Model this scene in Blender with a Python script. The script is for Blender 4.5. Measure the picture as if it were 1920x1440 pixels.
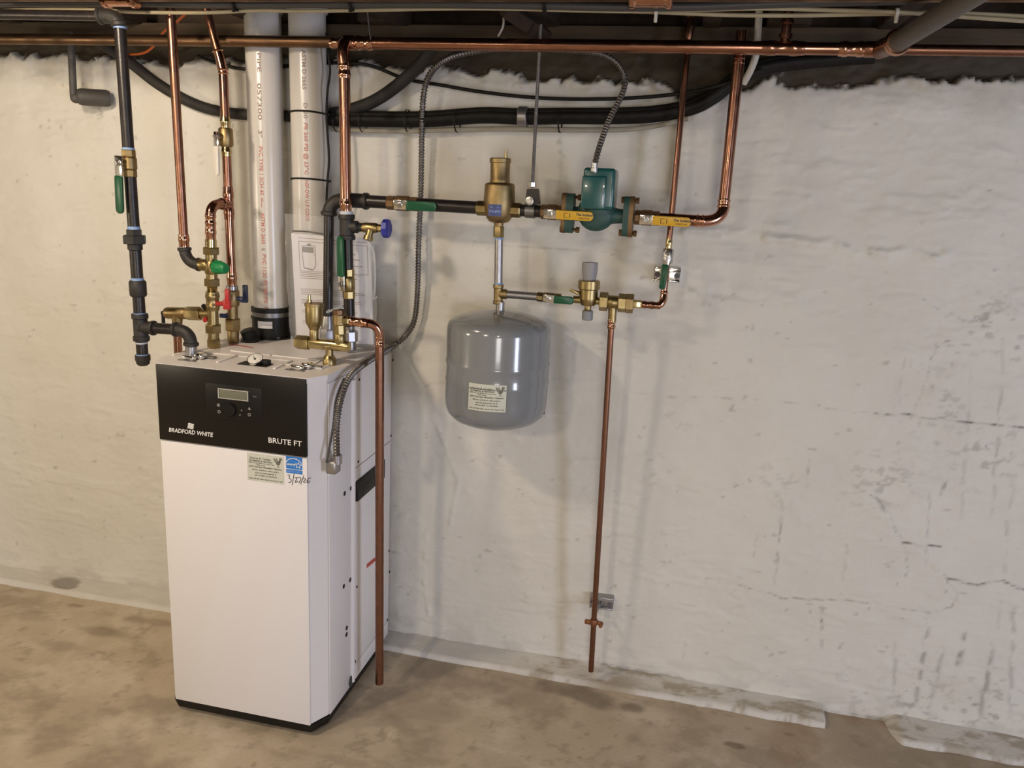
import bpy, bmesh, math, random
import numpy as np
from mathutils import Vector, Matrix

for o in list(bpy.data.objects):
    bpy.data.objects.remove(o)
random.seed(7)
scene = bpy.context.scene
COL = scene.collection
R = math.radians

# ------------------------------------------------------------------ camera
CAMZ = 1.4
PITCH, ROLL, YAW, FPX = R(13.55), R(2.87), R(-12.05), 1497.0
fw0 = Vector((math.sin(YAW), math.cos(YAW), 0)); rt0 = Vector((math.cos(YAW), -math.sin(YAW), 0)); up0 = Vector((0, 0, 1))
FW = math.cos(PITCH) * fw0 - math.sin(PITCH) * up0
up1 = math.sin(PITCH) * fw0 + math.cos(PITCH) * up0
RT = math.cos(ROLL) * rt0 + math.sin(ROLL) * up1
UP = -math.sin(ROLL) * rt0 + math.cos(ROLL) * up1
CP = Vector((0, 0, CAMZ))
cd = bpy.data.cameras.new('camera')
cam = bpy.data.objects.new('camera', cd)
COL.objects.link(cam)
cd.sensor_width = 36; cd.lens = 36 * FPX / 1920; cd.clip_start = 0.02
mw = Matrix((RT, UP, -FW)).transposed().to_4x4(); mw.translation = CP
cam.matrix_world = mw
scene.camera = cam

# ------------------------------------------------------------------ world, lamps, exposure
wd = bpy.data.worlds.new('basement_air'); scene.world = wd; wd.use_nodes = True
wd.node_tree.nodes['Background'].inputs[0].default_value = (0.55, 0.5, 0.45, 1)
wd.node_tree.nodes['Background'].inputs[1].default_value = 0.02
def lamp(name, loc, power, col, size):
    l = bpy.data.lights.new(name, 'POINT'); l.energy = power; l.color = col; l.shadow_soft_size = size
    o = bpy.data.objects.new(name, l); o.location = loc; COL.objects.link(o); return o
lamp('ceiling_bulb_near_boiler', (-1.337, 0.95, 1.868), 34.0, (1.0, 0.82, 0.62), 0.06)
lamp('ceiling_bulb_left', (-1.337, -1.3, 1.868), 70.0, (1.0, 0.85, 0.64), 0.08)
lamp('lamp_far_left', (-2.75, 0.45, 1.25), 30.0, (1.0, 0.85, 0.62), 0.15)
lamp('ceiling_bulb_right', (0.28, -1.5, 1.868), 16.0, (1.0, 0.88, 0.72), 0.08)
def area_light(name, loc, rot, sx, sy, power, col):
    l = bpy.data.lights.new(name, 'AREA'); l.shape = 'RECTANGLE'; l.size = sx; l.size_y = sy; l.energy = power; l.color = col
    o = bpy.data.objects.new(name, l); COL.objects.link(o); o.location = loc; o.rotation_euler = rot
area_light('daylight_side_window', (2.9, -0.5, 0.80), (R(90), 0, R(75)), 0.55, 1.3, 56, (0.72, 0.78, 1.0))
area_light('low_rear_fill', (1.0, -3.9, 0.65), (R(90), 0, R(6)), 1.0, 1.2, 48, (1.0, 0.97, 0.95))  # broad fill light added behind the viewer to lift the lower wall and floor
scene.view_settings.view_transform = 'Standard'
scene.view_settings.look = 'None'
scene.view_settings.exposure = 0.0
scene.view_settings.gamma = 1.0
scene.view_settings.use_curve_mapping = False

# ------------------------------------------------------------------ measuring helpers
def ray(px, py): return RT * ((px - 960) / FPX) - UP * ((py - 720) / FPX) + FW
def A(px, py, y):                # point seen at a pixel, y metres from the camera plane towards the wall
    d = ray(px, py); return CP + d * (y / d.y)
def AX(px, py, x):
    d = ray(px, py); return CP + d * (x / d.x)
def AZ(px, py, z):
    d = ray(px, py); return CP + d * ((z - CAMZ) / d.z)
def size_at(wpx, p): return wpx * (Vector(p) - CP).dot(FW) / FPX

# ------------------------------------------------------------------ materials
MATS = {}
def mat(name, col, rough=0.5, metal=0.0, col2=None, nscale=20, namt=1.0, bump=0.0, bscale=60, spec=0.5, coat=0.0, rvar=0.0, stretch=None, trans=0.0, alpha=1.0):
    m = bpy.data.materials.new(name); m.use_nodes = True
    nt = m.node_tree; b = nt.nodes['Principled BSDF']
    b.inputs['Base Color'].default_value = (*col, 1)
    b.inputs['Roughness'].default_value = rough
    b.inputs['Metallic'].default_value = metal
    b.inputs['Specular IOR Level'].default_value = spec
    b.inputs['Coat Weight'].default_value = coat
    b.inputs['Transmission Weight'].default_value = trans
    b.inputs['Alpha'].default_value = alpha
    geo = nt.nodes.new('ShaderNodeNewGeometry')
    vec = geo.outputs['Position']
    if stretch:
        vm = nt.nodes.new('ShaderNodeVectorMath'); vm.operation = 'MULTIPLY'
        vm.inputs[1].default_value = stretch
        nt.links.new(vec, vm.inputs[0]); vec = vm.outputs[0]
    if col2 or rvar:
        n = nt.nodes.new('ShaderNodeTexNoise'); n.inputs['Scale'].default_value = nscale; n.inputs['Detail'].default_value = 5
        nt.links.new(vec, n.inputs['Vector'])
        if col2:
            rp = nt.nodes.new('ShaderNodeValToRGB')
            rp.color_ramp.elements[0].position = 0.5 - 0.25 / namt; rp.color_ramp.elements[1].position = 0.5 + 0.25 / namt
            rp.color_ramp.elements[0].color = (*col, 1); rp.color_ramp.elements[1].color = (*col2, 1)
            nt.links.new(n.outputs['Fac'], rp.inputs[0]); nt.links.new(rp.outputs[0], b.inputs['Base Color'])
        if rvar:
            mr = nt.nodes.new('ShaderNodeMapRange'); mr.inputs[1].default_value = 0.3; mr.inputs[2].default_value = 0.7
            mr.inputs[3].default_value = max(0.02, rough - rvar); mr.inputs[4].default_value = rough + rvar
            nt.links.new(n.outputs['Fac'], mr.inputs[0]); nt.links.new(mr.outputs[0], b.inputs['Roughness'])
    if bump:
        n2 = nt.nodes.new('ShaderNodeTexNoise'); n2.inputs['Scale'].default_value = bscale; n2.inputs['Detail'].default_value = 4
        nt.links.new(vec, n2.inputs['Vector'])
        bp = nt.nodes.new('ShaderNodeBump'); bp.inputs['Strength'].default_value = bump; bp.inputs['Distance'].default_value = 0.004
        nt.links.new(n2.outputs['Fac'], bp.inputs['Height']); nt.links.new(bp.outputs[0], b.inputs['Normal'])
    MATS[name] = m
    return m
mat('copper', (0.44, 0.225, 0.155), 0.21, 1, (0.30, 0.145, 0.095), 26, 1.2, rvar=0.07)
mat('copper_bright', (0.66, 0.37, 0.255), 0.16, 1, (0.50, 0.255, 0.165), 40, 1.0)
mat('copper_dull', (0.31, 0.155, 0.10), 0.34, 1, (0.21, 0.105, 0.068), 30, 1.3, rvar=0.1)
mat('copper_old', (0.22, 0.13, 0.075), 0.45, 1, (0.11, 0.068, 0.042), 14, 1.5, rvar=0.1)
mat('brass', (0.40, 0.31, 0.15), 0.36, 1, (0.30, 0.225, 0.10), 60, 1.2, bump=0.06, bscale=500)
mat('brass_cast', (0.385, 0.285, 0.14), 0.44, 1, (0.30, 0.215, 0.10), 60, 1.2, bump=0.12, bscale=600)
mat('brass_bright', (0.62, 0.51, 0.265), 0.22, 1, (0.50, 0.40, 0.19), 60)
mat('black_iron', (0.014, 0.012, 0.012), 0.33, 0.2, (0.026, 0.02, 0.018), 30, 1.2, bump=0.08, bscale=300)
mat('malleable_iron', (0.045, 0.041, 0.038), 0.5, 0.4, (0.028, 0.026, 0.024), 50, 1.2, bump=0.2, bscale=500)
mat('galvanized', (0.42, 0.41, 0.41), 0.36, 0.9, (0.33, 0.32, 0.33), 90, 1.2)
mat('zinc', (0.62, 0.61, 0.60), 0.25, 1.0, (0.5, 0.5, 0.5), 60)
mat('chrome', (0.8, 0.79, 0.77), 0.12, 1.0)
mat('steel_grey', (0.28, 0.275, 0.27), 0.42, 0.9, (0.2, 0.2, 0.2), 40)
mat('sealant_blue', (0.16, 0.28, 0.55), 0.5, 0, (0.30, 0.42, 0.62), 120)
mat('sealant_white', (0.62, 0.62, 0.64), 0.5, 0, (0.45, 0.5, 0.6), 150)
mat('white_enamel', (0.80, 0.765, 0.755), 0.38, 0, (0.785, 0.75, 0.74), 300, 1.0, spec=0.4)
mat('seam_shadow', (0.12, 0.11, 0.12), 0.7)
mat('panel_black', (0.009, 0.0075, 0.0065), 0.32, 0, spec=0.3)
mat('plastic_black', (0.006, 0.0055, 0.005), 0.45, spec=0.3)
mat('screen_glass', (0.16, 0.16, 0.115), 0.25)
mat('screen_frame', (0.42, 0.40, 0.36), 0.4)
mat('print_grey', (0.22, 0.21, 0.19), 0.5)
mat('print_white', (0.78, 0.76, 0.72), 0.5)
mat('print_black', (0.05, 0.05, 0.045), 0.6)
mat('print_olive', (0.13, 0.13, 0.10), 0.6)
mat('print_red', (0.50, 0.17, 0.12), 0.6, 0, (0.40, 0.17, 0.14), 60)
mat('print_dim', (0.30, 0.22, 0.19), 0.6)
mat('marker_ink', (0.012, 0.012, 0.014), 0.5)
mat('sticker_paper', (0.60, 0.61, 0.52), 0.55, 0, (0.57, 0.58, 0.50), 60)
mat('sticker_blue', (0.035, 0.20, 0.60), 0.4)
mat('sticker_pale_blue', (0.35, 0.50, 0.85), 0.4)
mat('paper', (0.70, 0.69, 0.71), 0.6)
mat('pvc', (0.58, 0.555, 0.52), 0.25, 0, (0.545, 0.515, 0.475), 7, 1.2, spec=0.5)
mat('pvc_smudge', (0.40, 0.37, 0.33), 0.5)
mat('rubber', (0.006, 0.0055, 0.005), 0.5, spec=0.35)
mat('tank_grey', (0.225, 0.235, 0.24), 0.16, 0, (0.215, 0.225, 0.23), 30, spec=0.6, coat=0.3)
mat('pump_green', (0.012, 0.10, 0.095), 0.25, 0.0, (0.012, 0.085, 0.08), 30, spec=0.6, coat=0.4)
mat('pump_cast_green', (0.03, 0.085, 0.07), 0.5, 0, (0.02, 0.06, 0.05), 60, bump=0.15, bscale=400)
mat('rust_flange', (0.26, 0.16, 0.075), 0.5, 0.7, (0.17, 0.10, 0.05), 60)
mat('grip_green', (0.006, 0.085, 0.035), 0.35)
mat('grip_dark_green', (0.006, 0.062, 0.027), 0.35)
mat('knob_green', (0.006, 0.19, 0.055), 0.4)
mat('grip_yellow', (0.70, 0.40, 0.03), 0.4)
mat('grip_white', (0.66, 0.63, 0.57), 0.35)
mat('grip_red', (0.42, 0.03, 0.03), 0.35)
mat('grip_navy', (0.018, 0.03, 0.075), 0.35)
mat('wheel_blue', (0.025, 0.035, 0.30), 0.4)
mat('badge_blue', (0.055, 0.075, 0.22), 0.45)
mat('cap_grey', (0.30, 0.29, 0.30), 0.5)
mat('plug_dark', (0.055, 0.055, 0.06), 0.5)
mat('plug_grey', (0.24, 0.25, 0.255), 0.5)
mat('cable_black', (0.006, 0.0055, 0.005), 0.6, 0, (0.014, 0.012, 0.01), 40, spec=0.25)
mat('hose_grey', (0.032, 0.029, 0.026), 0.65, 0, (0.022, 0.02, 0.018), 30, spec=0.3)
mat('cable_cream', (0.36, 0.31, 0.20), 0.55, 0, (0.27, 0.225, 0.14), 20)
mat('cable_grey', (0.05, 0.047, 0.045), 0.5)
mat('cable_dark_cream', (0.30, 0.275, 0.215), 0.6)
mat('cable_orange', (0.60, 0.13, 0.03), 0.5)
mat('tube_white', (0.50, 0.47, 0.42), 0.4)
mat('flex_steel', (0.22, 0.20, 0.185), 0.4, 0.8, (0.14, 0.13, 0.12), 60)
mat('stub_grey', (0.085, 0.077, 0.068), 0.6, 0.1, (0.06, 0.055, 0.05), 30, bump=0.2, bscale=200)
mat('insulated_pipe', (0.125, 0.105, 0.09), 0.55, 0.2, (0.10, 0.085, 0.072), 30)
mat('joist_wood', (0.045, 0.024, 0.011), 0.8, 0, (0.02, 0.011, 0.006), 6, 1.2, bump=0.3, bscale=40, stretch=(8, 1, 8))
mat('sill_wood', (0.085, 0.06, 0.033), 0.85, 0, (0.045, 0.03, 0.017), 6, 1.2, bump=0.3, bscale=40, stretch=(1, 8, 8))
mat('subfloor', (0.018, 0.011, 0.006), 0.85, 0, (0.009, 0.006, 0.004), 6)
mat('room_paint', (0.55, 0.52, 0.47), 0.7)
mat('bag_film', (0.9, 0.9, 0.92), 0.12, 0, trans=0.0, alpha=0.16)
mat('red_paint', (0.50, 0.05, 0.035), 0.5)
mat('rust_copper', (0.30, 0.125, 0.055), 0.5, 0.6, (0.22, 0.09, 0.04), 60)

# ------------------------------------------------------------------ mesh building
def basis(d):
    d = Vector(d).normalized()
    a = Vector((0, 0, 1)) if abs(d.z) < 0.9 else Vector((1, 0, 0))
    u = d.cross(a).normalized(); v = d.cross(u).normalized()
    return u, v, d
class G:
    def __init__(s): s.v = []; s.f = []
    def add(s, vs, fs):
        k = len(s.v); s.v += [tuple(v) for v in vs]; s.f += [tuple(i + k for i in f) for f in fs]; return s
    def lathe(s, p, d, prof, n=20, cap=True, spin=0.0):
        u, v, d = basis(d); p = Vector(p); vs = []; fs = []
        for t, r in prof:
            for i in range(n):
                a = 2 * math.pi * i / n + spin
                vs.append(p + d * t + (u * math.cos(a) + v * math.sin(a)) * r)
        for j in range(len(prof) - 1):
            for i in range(n):
                k = (i + 1) % n
                fs.append((j * n + i, j * n + k, (j + 1) * n + k, (j + 1) * n + i))
        if cap:
            fs.append(tuple(range(n - 1, -1, -1))); m = (len(prof) - 1) * n
            fs.append(tuple(m + i for i in range(n)))
        return s.add(vs, fs)
    def cyl(s, a, b, r, r2=None, n=20):
        a = Vector(a); b = Vector(b)
        return s.lathe(a, b - a, [(0, r), ((b - a).length, r if r2 is None else r2)], n)
    def tube(s, pts, r, n=12, rad=None, cap=True):
        pts = [Vector(p) for p in pts]; m = len(pts); vs = []; fs = []
        T = []
        for i in range(m):
            T.append((pts[min(i + 1, m - 1)] - pts[max(i - 1, 0)]).normalized())
        u, v, _ = basis(T[0])
        for i in range(m):
            if i:
                q = T[i - 1].rotation_difference(T[i]); u = q @ u
            u = (u - T[i] * u.dot(T[i])).normalized(); v = T[i].cross(u)
            rr = rad[i] if rad else r
            for k in range(n):
                a = 2 * math.pi * k / n
                vs.append(pts[i] + (u * math.cos(a) + v * math.sin(a)) * rr)
        for j in range(m - 1):
            for i in range(n):
                k = (i + 1) % n
                fs.append((j * n + i, j * n + k, (j + 1) * n + k, (j + 1) * n + i))
        if cap:
            fs.append(tuple(range(n - 1, -1, -1))); fs.append(tuple((m - 1) * n + i for i in range(n)))
        return s.add(vs, fs)
    def box(s, c, size, ax=None, bevel=0.0, seg=2):
        ax = ax or (Vector((1, 0, 0)), Vector((0, 1, 0)), Vector((0, 0, 1)))
        bm = bmesh.new(); bmesh.ops.create_cube(bm, size=1)
        for v in bm.verts: v.co = Vector((v.co.x * size[0], v.co.y * size[1], v.co.z * size[2]))
        if bevel: bmesh.ops.bevel(bm, geom=list(bm.edges), offset=bevel, segments=seg, affect='EDGES', profile=0.5)
        bm.verts.index_update()
        c = Vector(c); vs = [c + ax[0] * v.co.x + ax[1] * v.co.y + ax[2] * v.co.z for v in bm.verts]
        fs = [tuple(v.index for v in f.verts) for f in bm.faces]; bm.free()
        return s.add(vs, fs)
    def prism(s, poly, d):
        poly = [Vector(p) for p in poly]; n = len(poly); d = Vector(d)
        fs = [tuple(range(n - 1, -1, -1)), tuple(range(n, 2 * n))]
        fs += [(i, (i + 1) % n, n + (i + 1) % n, n + i) for i in range(n)]
        return s.add(poly + [p + d for p in poly], fs)
    def quad(s, a, b, c, d): return s.add([a, b, c, d], [(0, 1, 2, 3)])
    def sphere(s, c, r, n=12):
        return s.lathe(Vector(c) - Vector((0, 0, r)), (0, 0, 1), [(r - r * math.cos(math.pi * i / n), max(1e-4, r * math.sin(math.pi * i / n))) for i in range(n + 1)], n * 2)

ORIGIN = {}
def tag(o, label=None, cat=None, group=None, kind=None):
    if label: o['label'] = label
    if cat: o['category'] = cat
    if group: o['group'] = group
    if kind: o['kind'] = kind
    return o
def obj(name, g, m, parent=None, label=None, cat=None, group=None, kind=None, angle=38, smooth=True):
    vs = np.array(g.v, dtype=float); c = (vs.min(0) + vs.max(0)) / 2
    me = bpy.data.meshes.new(name); me.from_pydata((vs - c).tolist(), [], g.f)
    bm = bmesh.new(); bm.from_mesh(me); bmesh.ops.recalc_face_normals(bm, faces=bm.faces); bm.to_mesh(me); bm.free()
    if smooth:
        for p in me.polygons: p.use_smooth = True
        me.set_sharp_from_angle(angle=R(angle))
    me.materials.append(MATS[m] if isinstance(m, str) else m)
    o = bpy.data.objects.new(name, me); COL.objects.link(o)
    c = Vector(c); ORIGIN[o.name] = c
    if parent: o.parent = parent; o.location = c - ORIGIN[parent.name]
    else: o.location = c
    return tag(o, label, cat, group, kind)
def thing(name, loc, label, cat, group=None):
    o = bpy.data.objects.new(name, None); COL.objects.link(o); o.location = loc; o.empty_display_size = 0.05
    ORIGIN[o.name] = Vector(loc)
    return tag(o, label, cat, group)
PROF = {
    'cyl': [(0, 1), (1, 1)],
    'bev': [(0, .86), (.1, 1), (.9, 1), (1, .86)],
    'band': [(0, .96), (.03, 1), (.17, 1), (.2, .87), (.8, .87), (.83, 1), (.97, 1), (1, .96)],
    'press': [(0, .9), (.04, .93), (.12, .93), (.17, 1), (.3, 1), (.36, .9), (.64, .9), (.7, 1), (.83, 1), (.88, .93), (.96, .93), (1, .9)],
    'press_top': [(0, .92), (.1, .94), (.22, .94), (.3, 1), (.5, 1), (.58, .9), (1, .9)],
    'press_end': [(0, .9), (.42, .9), (.5, 1), (.7, 1), (.78, .94), (.9, .94), (1, .92)],
    'taper_down': [(0, 1), (.45, 1), (1, .8)],
    'drum': [(0, .97), (.05, 1), (.72, .97), (.9, .88), (1, .7)],
    'taper_up': [(0, .8), (.55, 1), (1, 1)],
    'thread': [(0, .9), (.1, 1), (.2, .9), (.3, 1), (.4, .9), (.5, 1), (.6, .9), (.7, 1), (.8, .9), (.9, 1), (1, .9)],
    'cap': [(0, 1), (.5, 1), (.52, .93), (.85, .85), (1, .6)],
}
class Line:
    """straight run between two measured points; parts are cut from it by pixel row or column"""
    def __init__(s, a, b, ya, yb=None, rows=True):
        s.a, s.b, s.rows = a, b, rows
        s.A = A(a[0], a[1], ya); s.B = A(b[0], b[1], ya if yb is None else yb)
    def p(s, t):
        lo, hi = 0.0, 1.0
        for _ in range(40):      # the row or column varies in perspective along the run
            m = (lo + hi) / 2; q = s.A.lerp(s.B, m) - CP; w = q.dot(FW)
            val = (720 - FPX * q.dot(UP) / w) if s.rows else (960 + FPX * q.dot(RT) / w)
            if val < t: lo = m
            else: hi = m
        k = (lo + hi) / 2
        if k > 0.999 or k < 0.001:
            e0, e1 = (s.a[1], s.b[1]) if s.rows else (s.a[0], s.b[0]); k = (t - e0) / (e1 - e0)
        return s.A.lerp(s.B, k)
    def d(s): return (s.B - s.A).normalized()
    def seg(s, parent, name, t0, t1, w, m, kind='cyl', n=None, label=None, **kw):
        p0, p1 = s.p(t0), s.p(t1); L = (p1 - p0).length; r = size_at(w, (p0 + p1) / 2) / 2
        hexa = kind == 'hex'
        pr = [(0, .93), (.08, 1), (.92, 1), (1, .93)] if hexa else PROF[kind]
        g = G().lathe(p0, p1 - p0, [(t * L, f * r * (1.07 if hexa else 1)) for t, f in pr], n or (6 if hexa else 20), spin=0.5 if hexa else 0)
        return obj(name, g, m, parent, label, angle=25 if hexa else 38, **kw)
def bend(p0, c, p1, k=14):
    p0, c, p1 = Vector(p0), Vector(c), Vector(p1)
    return [p0 * (1 - t) ** 2 + c * 2 * t * (1 - t) + p1 * t * t for t in [i / k for i in range(k + 1)]]
def elbow(parent, name, p0, c, p1, r, m, ring=1.14, rl=0.35, n=18):
    g = G().tube(bend(p0, c, p1), r, n)
    for e in (p0, p1):
        e = Vector(e); d = (Vector(c) - e).normalized()
        L = r * 2 * rl
        g.lathe(e - d * L * .3, d, [(0, r * .96), (L * .2, r * ring), (L * .8, r * ring), (L, r * .96)], n)
    return obj(name, g, m, parent)
def catmull(pts, k=8):
    P = [Vector(p) for p in pts]; out = []
    for i in range(len(P) - 1):
        a = P[max(i - 1, 0)]; b = P[i]; c = P[i + 1]; d = P[min(i + 2, len(P) - 1)]
        for j in range(k):
            t = j / k
            out.append(0.5 * ((2 * b) + (c - a) * t + (2 * a - 5 * b + 4 * c - d) * t * t + (3 * b - a - 3 * c + d) * t ** 3))
    out.append(P[-1]); return out
def resample(pts, step):
    out = [Vector(pts[0])]; acc = 0.0
    for a, b in zip(pts[:-1], pts[1:]):
        L = (b - a).length
        while acc + L >= step and L > 1e-9:
            t = (step - acc) / L; a = a.lerp(b, t); out.append(a.copy()); L = (b - a).length; acc = 0
        acc += L
    return out
def flex(pts, r, pitch=0.0085):
    q = resample(catmull(pts, 14), pitch / 4)
    rad = [r * (1.0 if i % 4 in (0, 1) else 0.74) for i in range(len(q))]
    return G().tube(q, r, 10, rad)
def text_geo(s, size, align='LEFT', shear=0.0, offset=0.0, sx=1.0, spacing=1.0):
    cu = bpy.data.curves.new('t', 'FONT'); cu.body = s; cu.size = size; cu.align_x = align; cu.shear = shear; cu.offset = offset
    cu.space_character = spacing; cu.resolution_u = 2; cu.fill_mode = 'FRONT' if hasattr(cu, 'fill_mode') else 'BOTH'
    ob = bpy.data.objects.new('t', cu); COL.objects.link(ob)
    bpy.context.view_layer.update()
    me = ob.evaluated_get(bpy.context.evaluated_depsgraph_get()).to_mesh()
    vs = [(v.co.x * sx, v.co.y) for v in me.vertices]; fs = [tuple(p.vertices) for p in me.polygons]
    bpy.data.objects.remove(ob); bpy.data.curves.remove(cu)
    return vs, fs
def put_text(g, s, fn, size, x=0.0, y=0.0, **kw):
    vs, fs = text_geo(s, size, **kw)
    g.add([fn(u + x, v + y) for u, v in vs], fs); return g
V = Vector
X_, Y_, Z_ = V((1, 0, 0)), V((0, 1, 0)), V((0, 0, 1))

def ball_valve(name, label, L, t0, t1, w, stem, hdir, grip_mat, hlen, hw, body='brass', nut='chrome', cat='valve', lever_gap=0.012, ends=True, lift=1.25, group=None, grip_t=0.008, print_fn=None):
    """body on the run L between t0 and t1; stem points out of the body; hdir is where the lever lies"""
    c = (L.p(t0) + L.p(t1)) / 2; r = size_at(w, c) / 2; stem = V(stem); ax = L.d()
    stem = (stem - ax * stem.dot(ax)).normalized(); hdir = V(hdir); hdir = (hdir - stem * hdir.dot(stem)).normalized(); side = stem.cross(hdir)
    t = thing(name, L.p(t1), label, cat, group)
    a, b = t0 + (t1 - t0) * .26, t0 + (t1 - t0) * .74
    if ends:
        L.seg(t, 'end_nut', t0, a, w * .9, body, 'hex', n=8)
        L.seg(t, 'end_nut', b, t1, w * .9, body, 'hex', n=8)
    L.seg(t, 'valve_body', a if ends else t0, b if ends else t1, w, body, 'bev')
    g = G().cyl(c + stem * r * .6, c + stem * r * lift, r * .5, r * .42, 14)
    obj('bonnet', g, body, t)
    o = c + stem * r * lift
    ln = hw * 1.5
    g = G().box(o + hdir * ln * .25, (ln * 1.4, hw * 1.0, 0.0025), (hdir, side, stem), 0.0008)
    obj('lever_plate', g, nut, t)
    obj('stem_nut', G().lathe(o, stem, [(0, hw * .34), (.004, hw * .34), (.0045, hw * .26), (.009, hw * .24)], 6), 'zinc', t)
    gc = o + hdir * (lever_gap + hlen / 2) + stem * 0.001
    ol = []
    for k in range(9):
        a_ = math.pi * (k / 8 - .5); ol.append((hlen / 2 - hw * .42 + math.cos(a_) * hw * .42, math.sin(a_) * hw / 2))
    ol += [(-hlen / 2 + .002, hw / 2), (-hlen / 2, hw / 2 - .002), (-hlen / 2, -hw / 2 + .002), (-hlen / 2 + .002, -hw / 2)]
    gp_ = G(); lo_, mi_ = [], []
    for k_, e_ in ((.90, -.5), (1.0, -.3), (1.0, .3), (.90, .5)):
        lo_ += [gc + hdir * u_ * (k_ if abs(u_) > .01 else 1) + side * w_ * k_ + stem * grip_t * e_ for u_, w_ in ol]
    n_ = len(ol); fs_ = [tuple(range(n_ - 1, -1, -1)), tuple(3 * n_ + i for i in range(n_))]
    for q_ in range(3): fs_ += [(q_ * n_ + i, q_ * n_ + (i + 1) % n_, (q_ + 1) * n_ + (i + 1) % n_, (q_ + 1) * n_ + i) for i in range(n_)]
    gr = obj('lever_grip', gp_.add(lo_, fs_), grip_mat, t)
    if print_fn: print_fn(gr, gc + stem * (grip_t / 2 + 0.0003), hdir, side, hlen, hw)
    return t

# ================================================================== the room
YW = 2.17
rng = np.random.RandomState(11)
TBL = rng.rand(256, 256)
def vnoise(x, y):
    xi = np.floor(x).astype(int); yi = np.floor(y).astype(int); fx = x - xi; fy = y - yi
    fx = fx * fx * (3 - 2 * fx); fy = fy * fy * (3 - 2 * fy)
    a = TBL[xi % 256, yi % 256]; b = TBL[(xi + 1) % 256, yi % 256]; c = TBL[xi % 256, (yi + 1) % 256]; d = TBL[(xi + 1) % 256, (yi + 1) % 256]
    return (a * (1 - fx) + b * fx) * (1 - fy) + (c * (1 - fx) + d * fx) * fy
def fbm(x, y, o=4, g=.5):
    s = 0; w = 1; t = 0
    for i in range(o):
        s = s + w * vnoise(x * 2 ** i + 17.3 * i, y * 2 ** i + 9.1 * i); t += w; w *= g
    return s / t
def sstep(a, b, x):
    t = np.clip((x - a) / (b - a), 0, 1); return t * t * (3 - 2 * t)
def seg_dist(px, pz, pts):
    best = np.full(px.shape, 9.0); along = np.zeros(px.shape)
    n = len(pts) - 1
    for i in range(n):
        a = np.array(pts[i]); b = np.array(pts[i + 1]); d = b - a; L2 = (d ** 2).sum()
        t = np.clip(((px - a[0]) * d[0] + (pz - a[1]) * d[1]) / L2, 0, 1)
        q = np.hypot(px - a[0] - t * d[0], pz - a[1] - t * d[1])
        m = q < best; best[m] = q[m]; along[m] = ((i + t) / n)[m]
    return best, along
def grid_mesh(name, xs, ys, fn, mat_, attrs, cat=None, kind='structure'):
    """fn(X, Y) -> (n,3) points; attrs name->array"""
    nx, ny = len(xs), len(ys)
    Xg, Yg = np.meshgrid(xs, ys, indexing='ij')
    co, at = fn(Xg, Yg)
    me = bpy.data.meshes.new(name)
    me.vertices.add(nx * ny); me.vertices.foreach_set('co', co.reshape(-1).astype(np.float32))
    i, j = np.meshgrid(np.arange(nx - 1), np.arange(ny - 1), indexing='ij')
    a = (i * ny + j).reshape(-1)
    q = np.stack([a, a + ny, a + ny + 1, a + 1], 1)
    nf = len(q)
    me.loops.add(nf * 4); me.loops.foreach_set('vertex_index', q.reshape(-1).astype(np.int32))
    me.polygons.add(nf); me.polygons.foreach_set('loop_start', np.arange(0, nf * 4, 4, dtype=np.int32))
    me.polygons.foreach_set('use_smooth', np.ones(nf, dtype=bool))
    me.update(calc_edges=True); me.validate()
    for k, v in at.items():
        t = me.attributes.new(k, 'FLOAT', 'POINT'); t.data.foreach_set('value', v.reshape(-1).astype(np.float32))
    me.materials.append(mat_)
    o = bpy.data.objects.new(name, me); COL.objects.link(o); o['kind'] = kind
    ORIGIN[o.name] = V((0, 0, 0))
    return o
def N(nt, t, **kw):
    n = nt.nodes.new(t)
    for k, v in kw.items(): setattr(n, k, v)
    return n
def layered(name, base, base2, layers, rough, nscale, fine=0.5, fscale=120, bump=0.25):
    """colour = noise(base, base2), then each (attribute, colour) mixed over it"""
    m = bpy.data.materials.new(name); m.use_nodes = True; nt = m.node_tree; b = nt.nodes['Principled BSDF']
    b.inputs['Roughness'].default_value = rough; b.inputs['Specular IOR Level'].default_value = 0.35
    geo = N(nt, 'ShaderNodeNewGeometry')
    n = N(nt, 'ShaderNodeTexNoise'); n.inputs['Scale'].default_value = nscale; n.inputs['Detail'].default_value = 8; n.inputs['Roughness'].default_value = 0.62
    nt.links.new(geo.outputs['Position'], n.inputs['Vector'])
    rp = N(nt, 'ShaderNodeValToRGB'); rp.color_ramp.elements[0].position = .32; rp.color_ramp.elements[1].position = .68
    rp.color_ramp.elements[0].color = (*base, 1); rp.color_ramp.elements[1].color = (*base2, 1)
    nt.links.new(n.outputs['Fac'], rp.inputs[0]); out = rp.outputs[0]
    for at, col in layers:
        a = N(nt, 'ShaderNodeAttribute'); a.attribute_name = at
        mx = N(nt, 'ShaderNodeMix', data_type='RGBA')
        nt.links.new(a.outputs['Fac'], mx.inputs['Factor']); nt.links.new(out, mx.inputs['A']); mx.inputs['B'].default_value = (*col, 1)
        out = mx.outputs['Result']
    nt.links.new(out, b.inputs['Base Color'])
    n2 = N(nt, 'ShaderNodeTexNoise'); n2.inputs['Scale'].default_value = fscale; n2.inputs['Detail'].default_value = 6
    nt.links.new(geo.outputs['Position'], n2.inputs['Vector'])
    bp = N(nt, 'ShaderNodeBump'); bp.inputs['Strength'].default_value = bump; bp.inputs['Distance'].default_value = 0.004
    nt.links.new(n2.outputs['Fac'], bp.inputs['Height']); nt.links.new(bp.outputs[0], b.inputs['Normal'])
    return m

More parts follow.
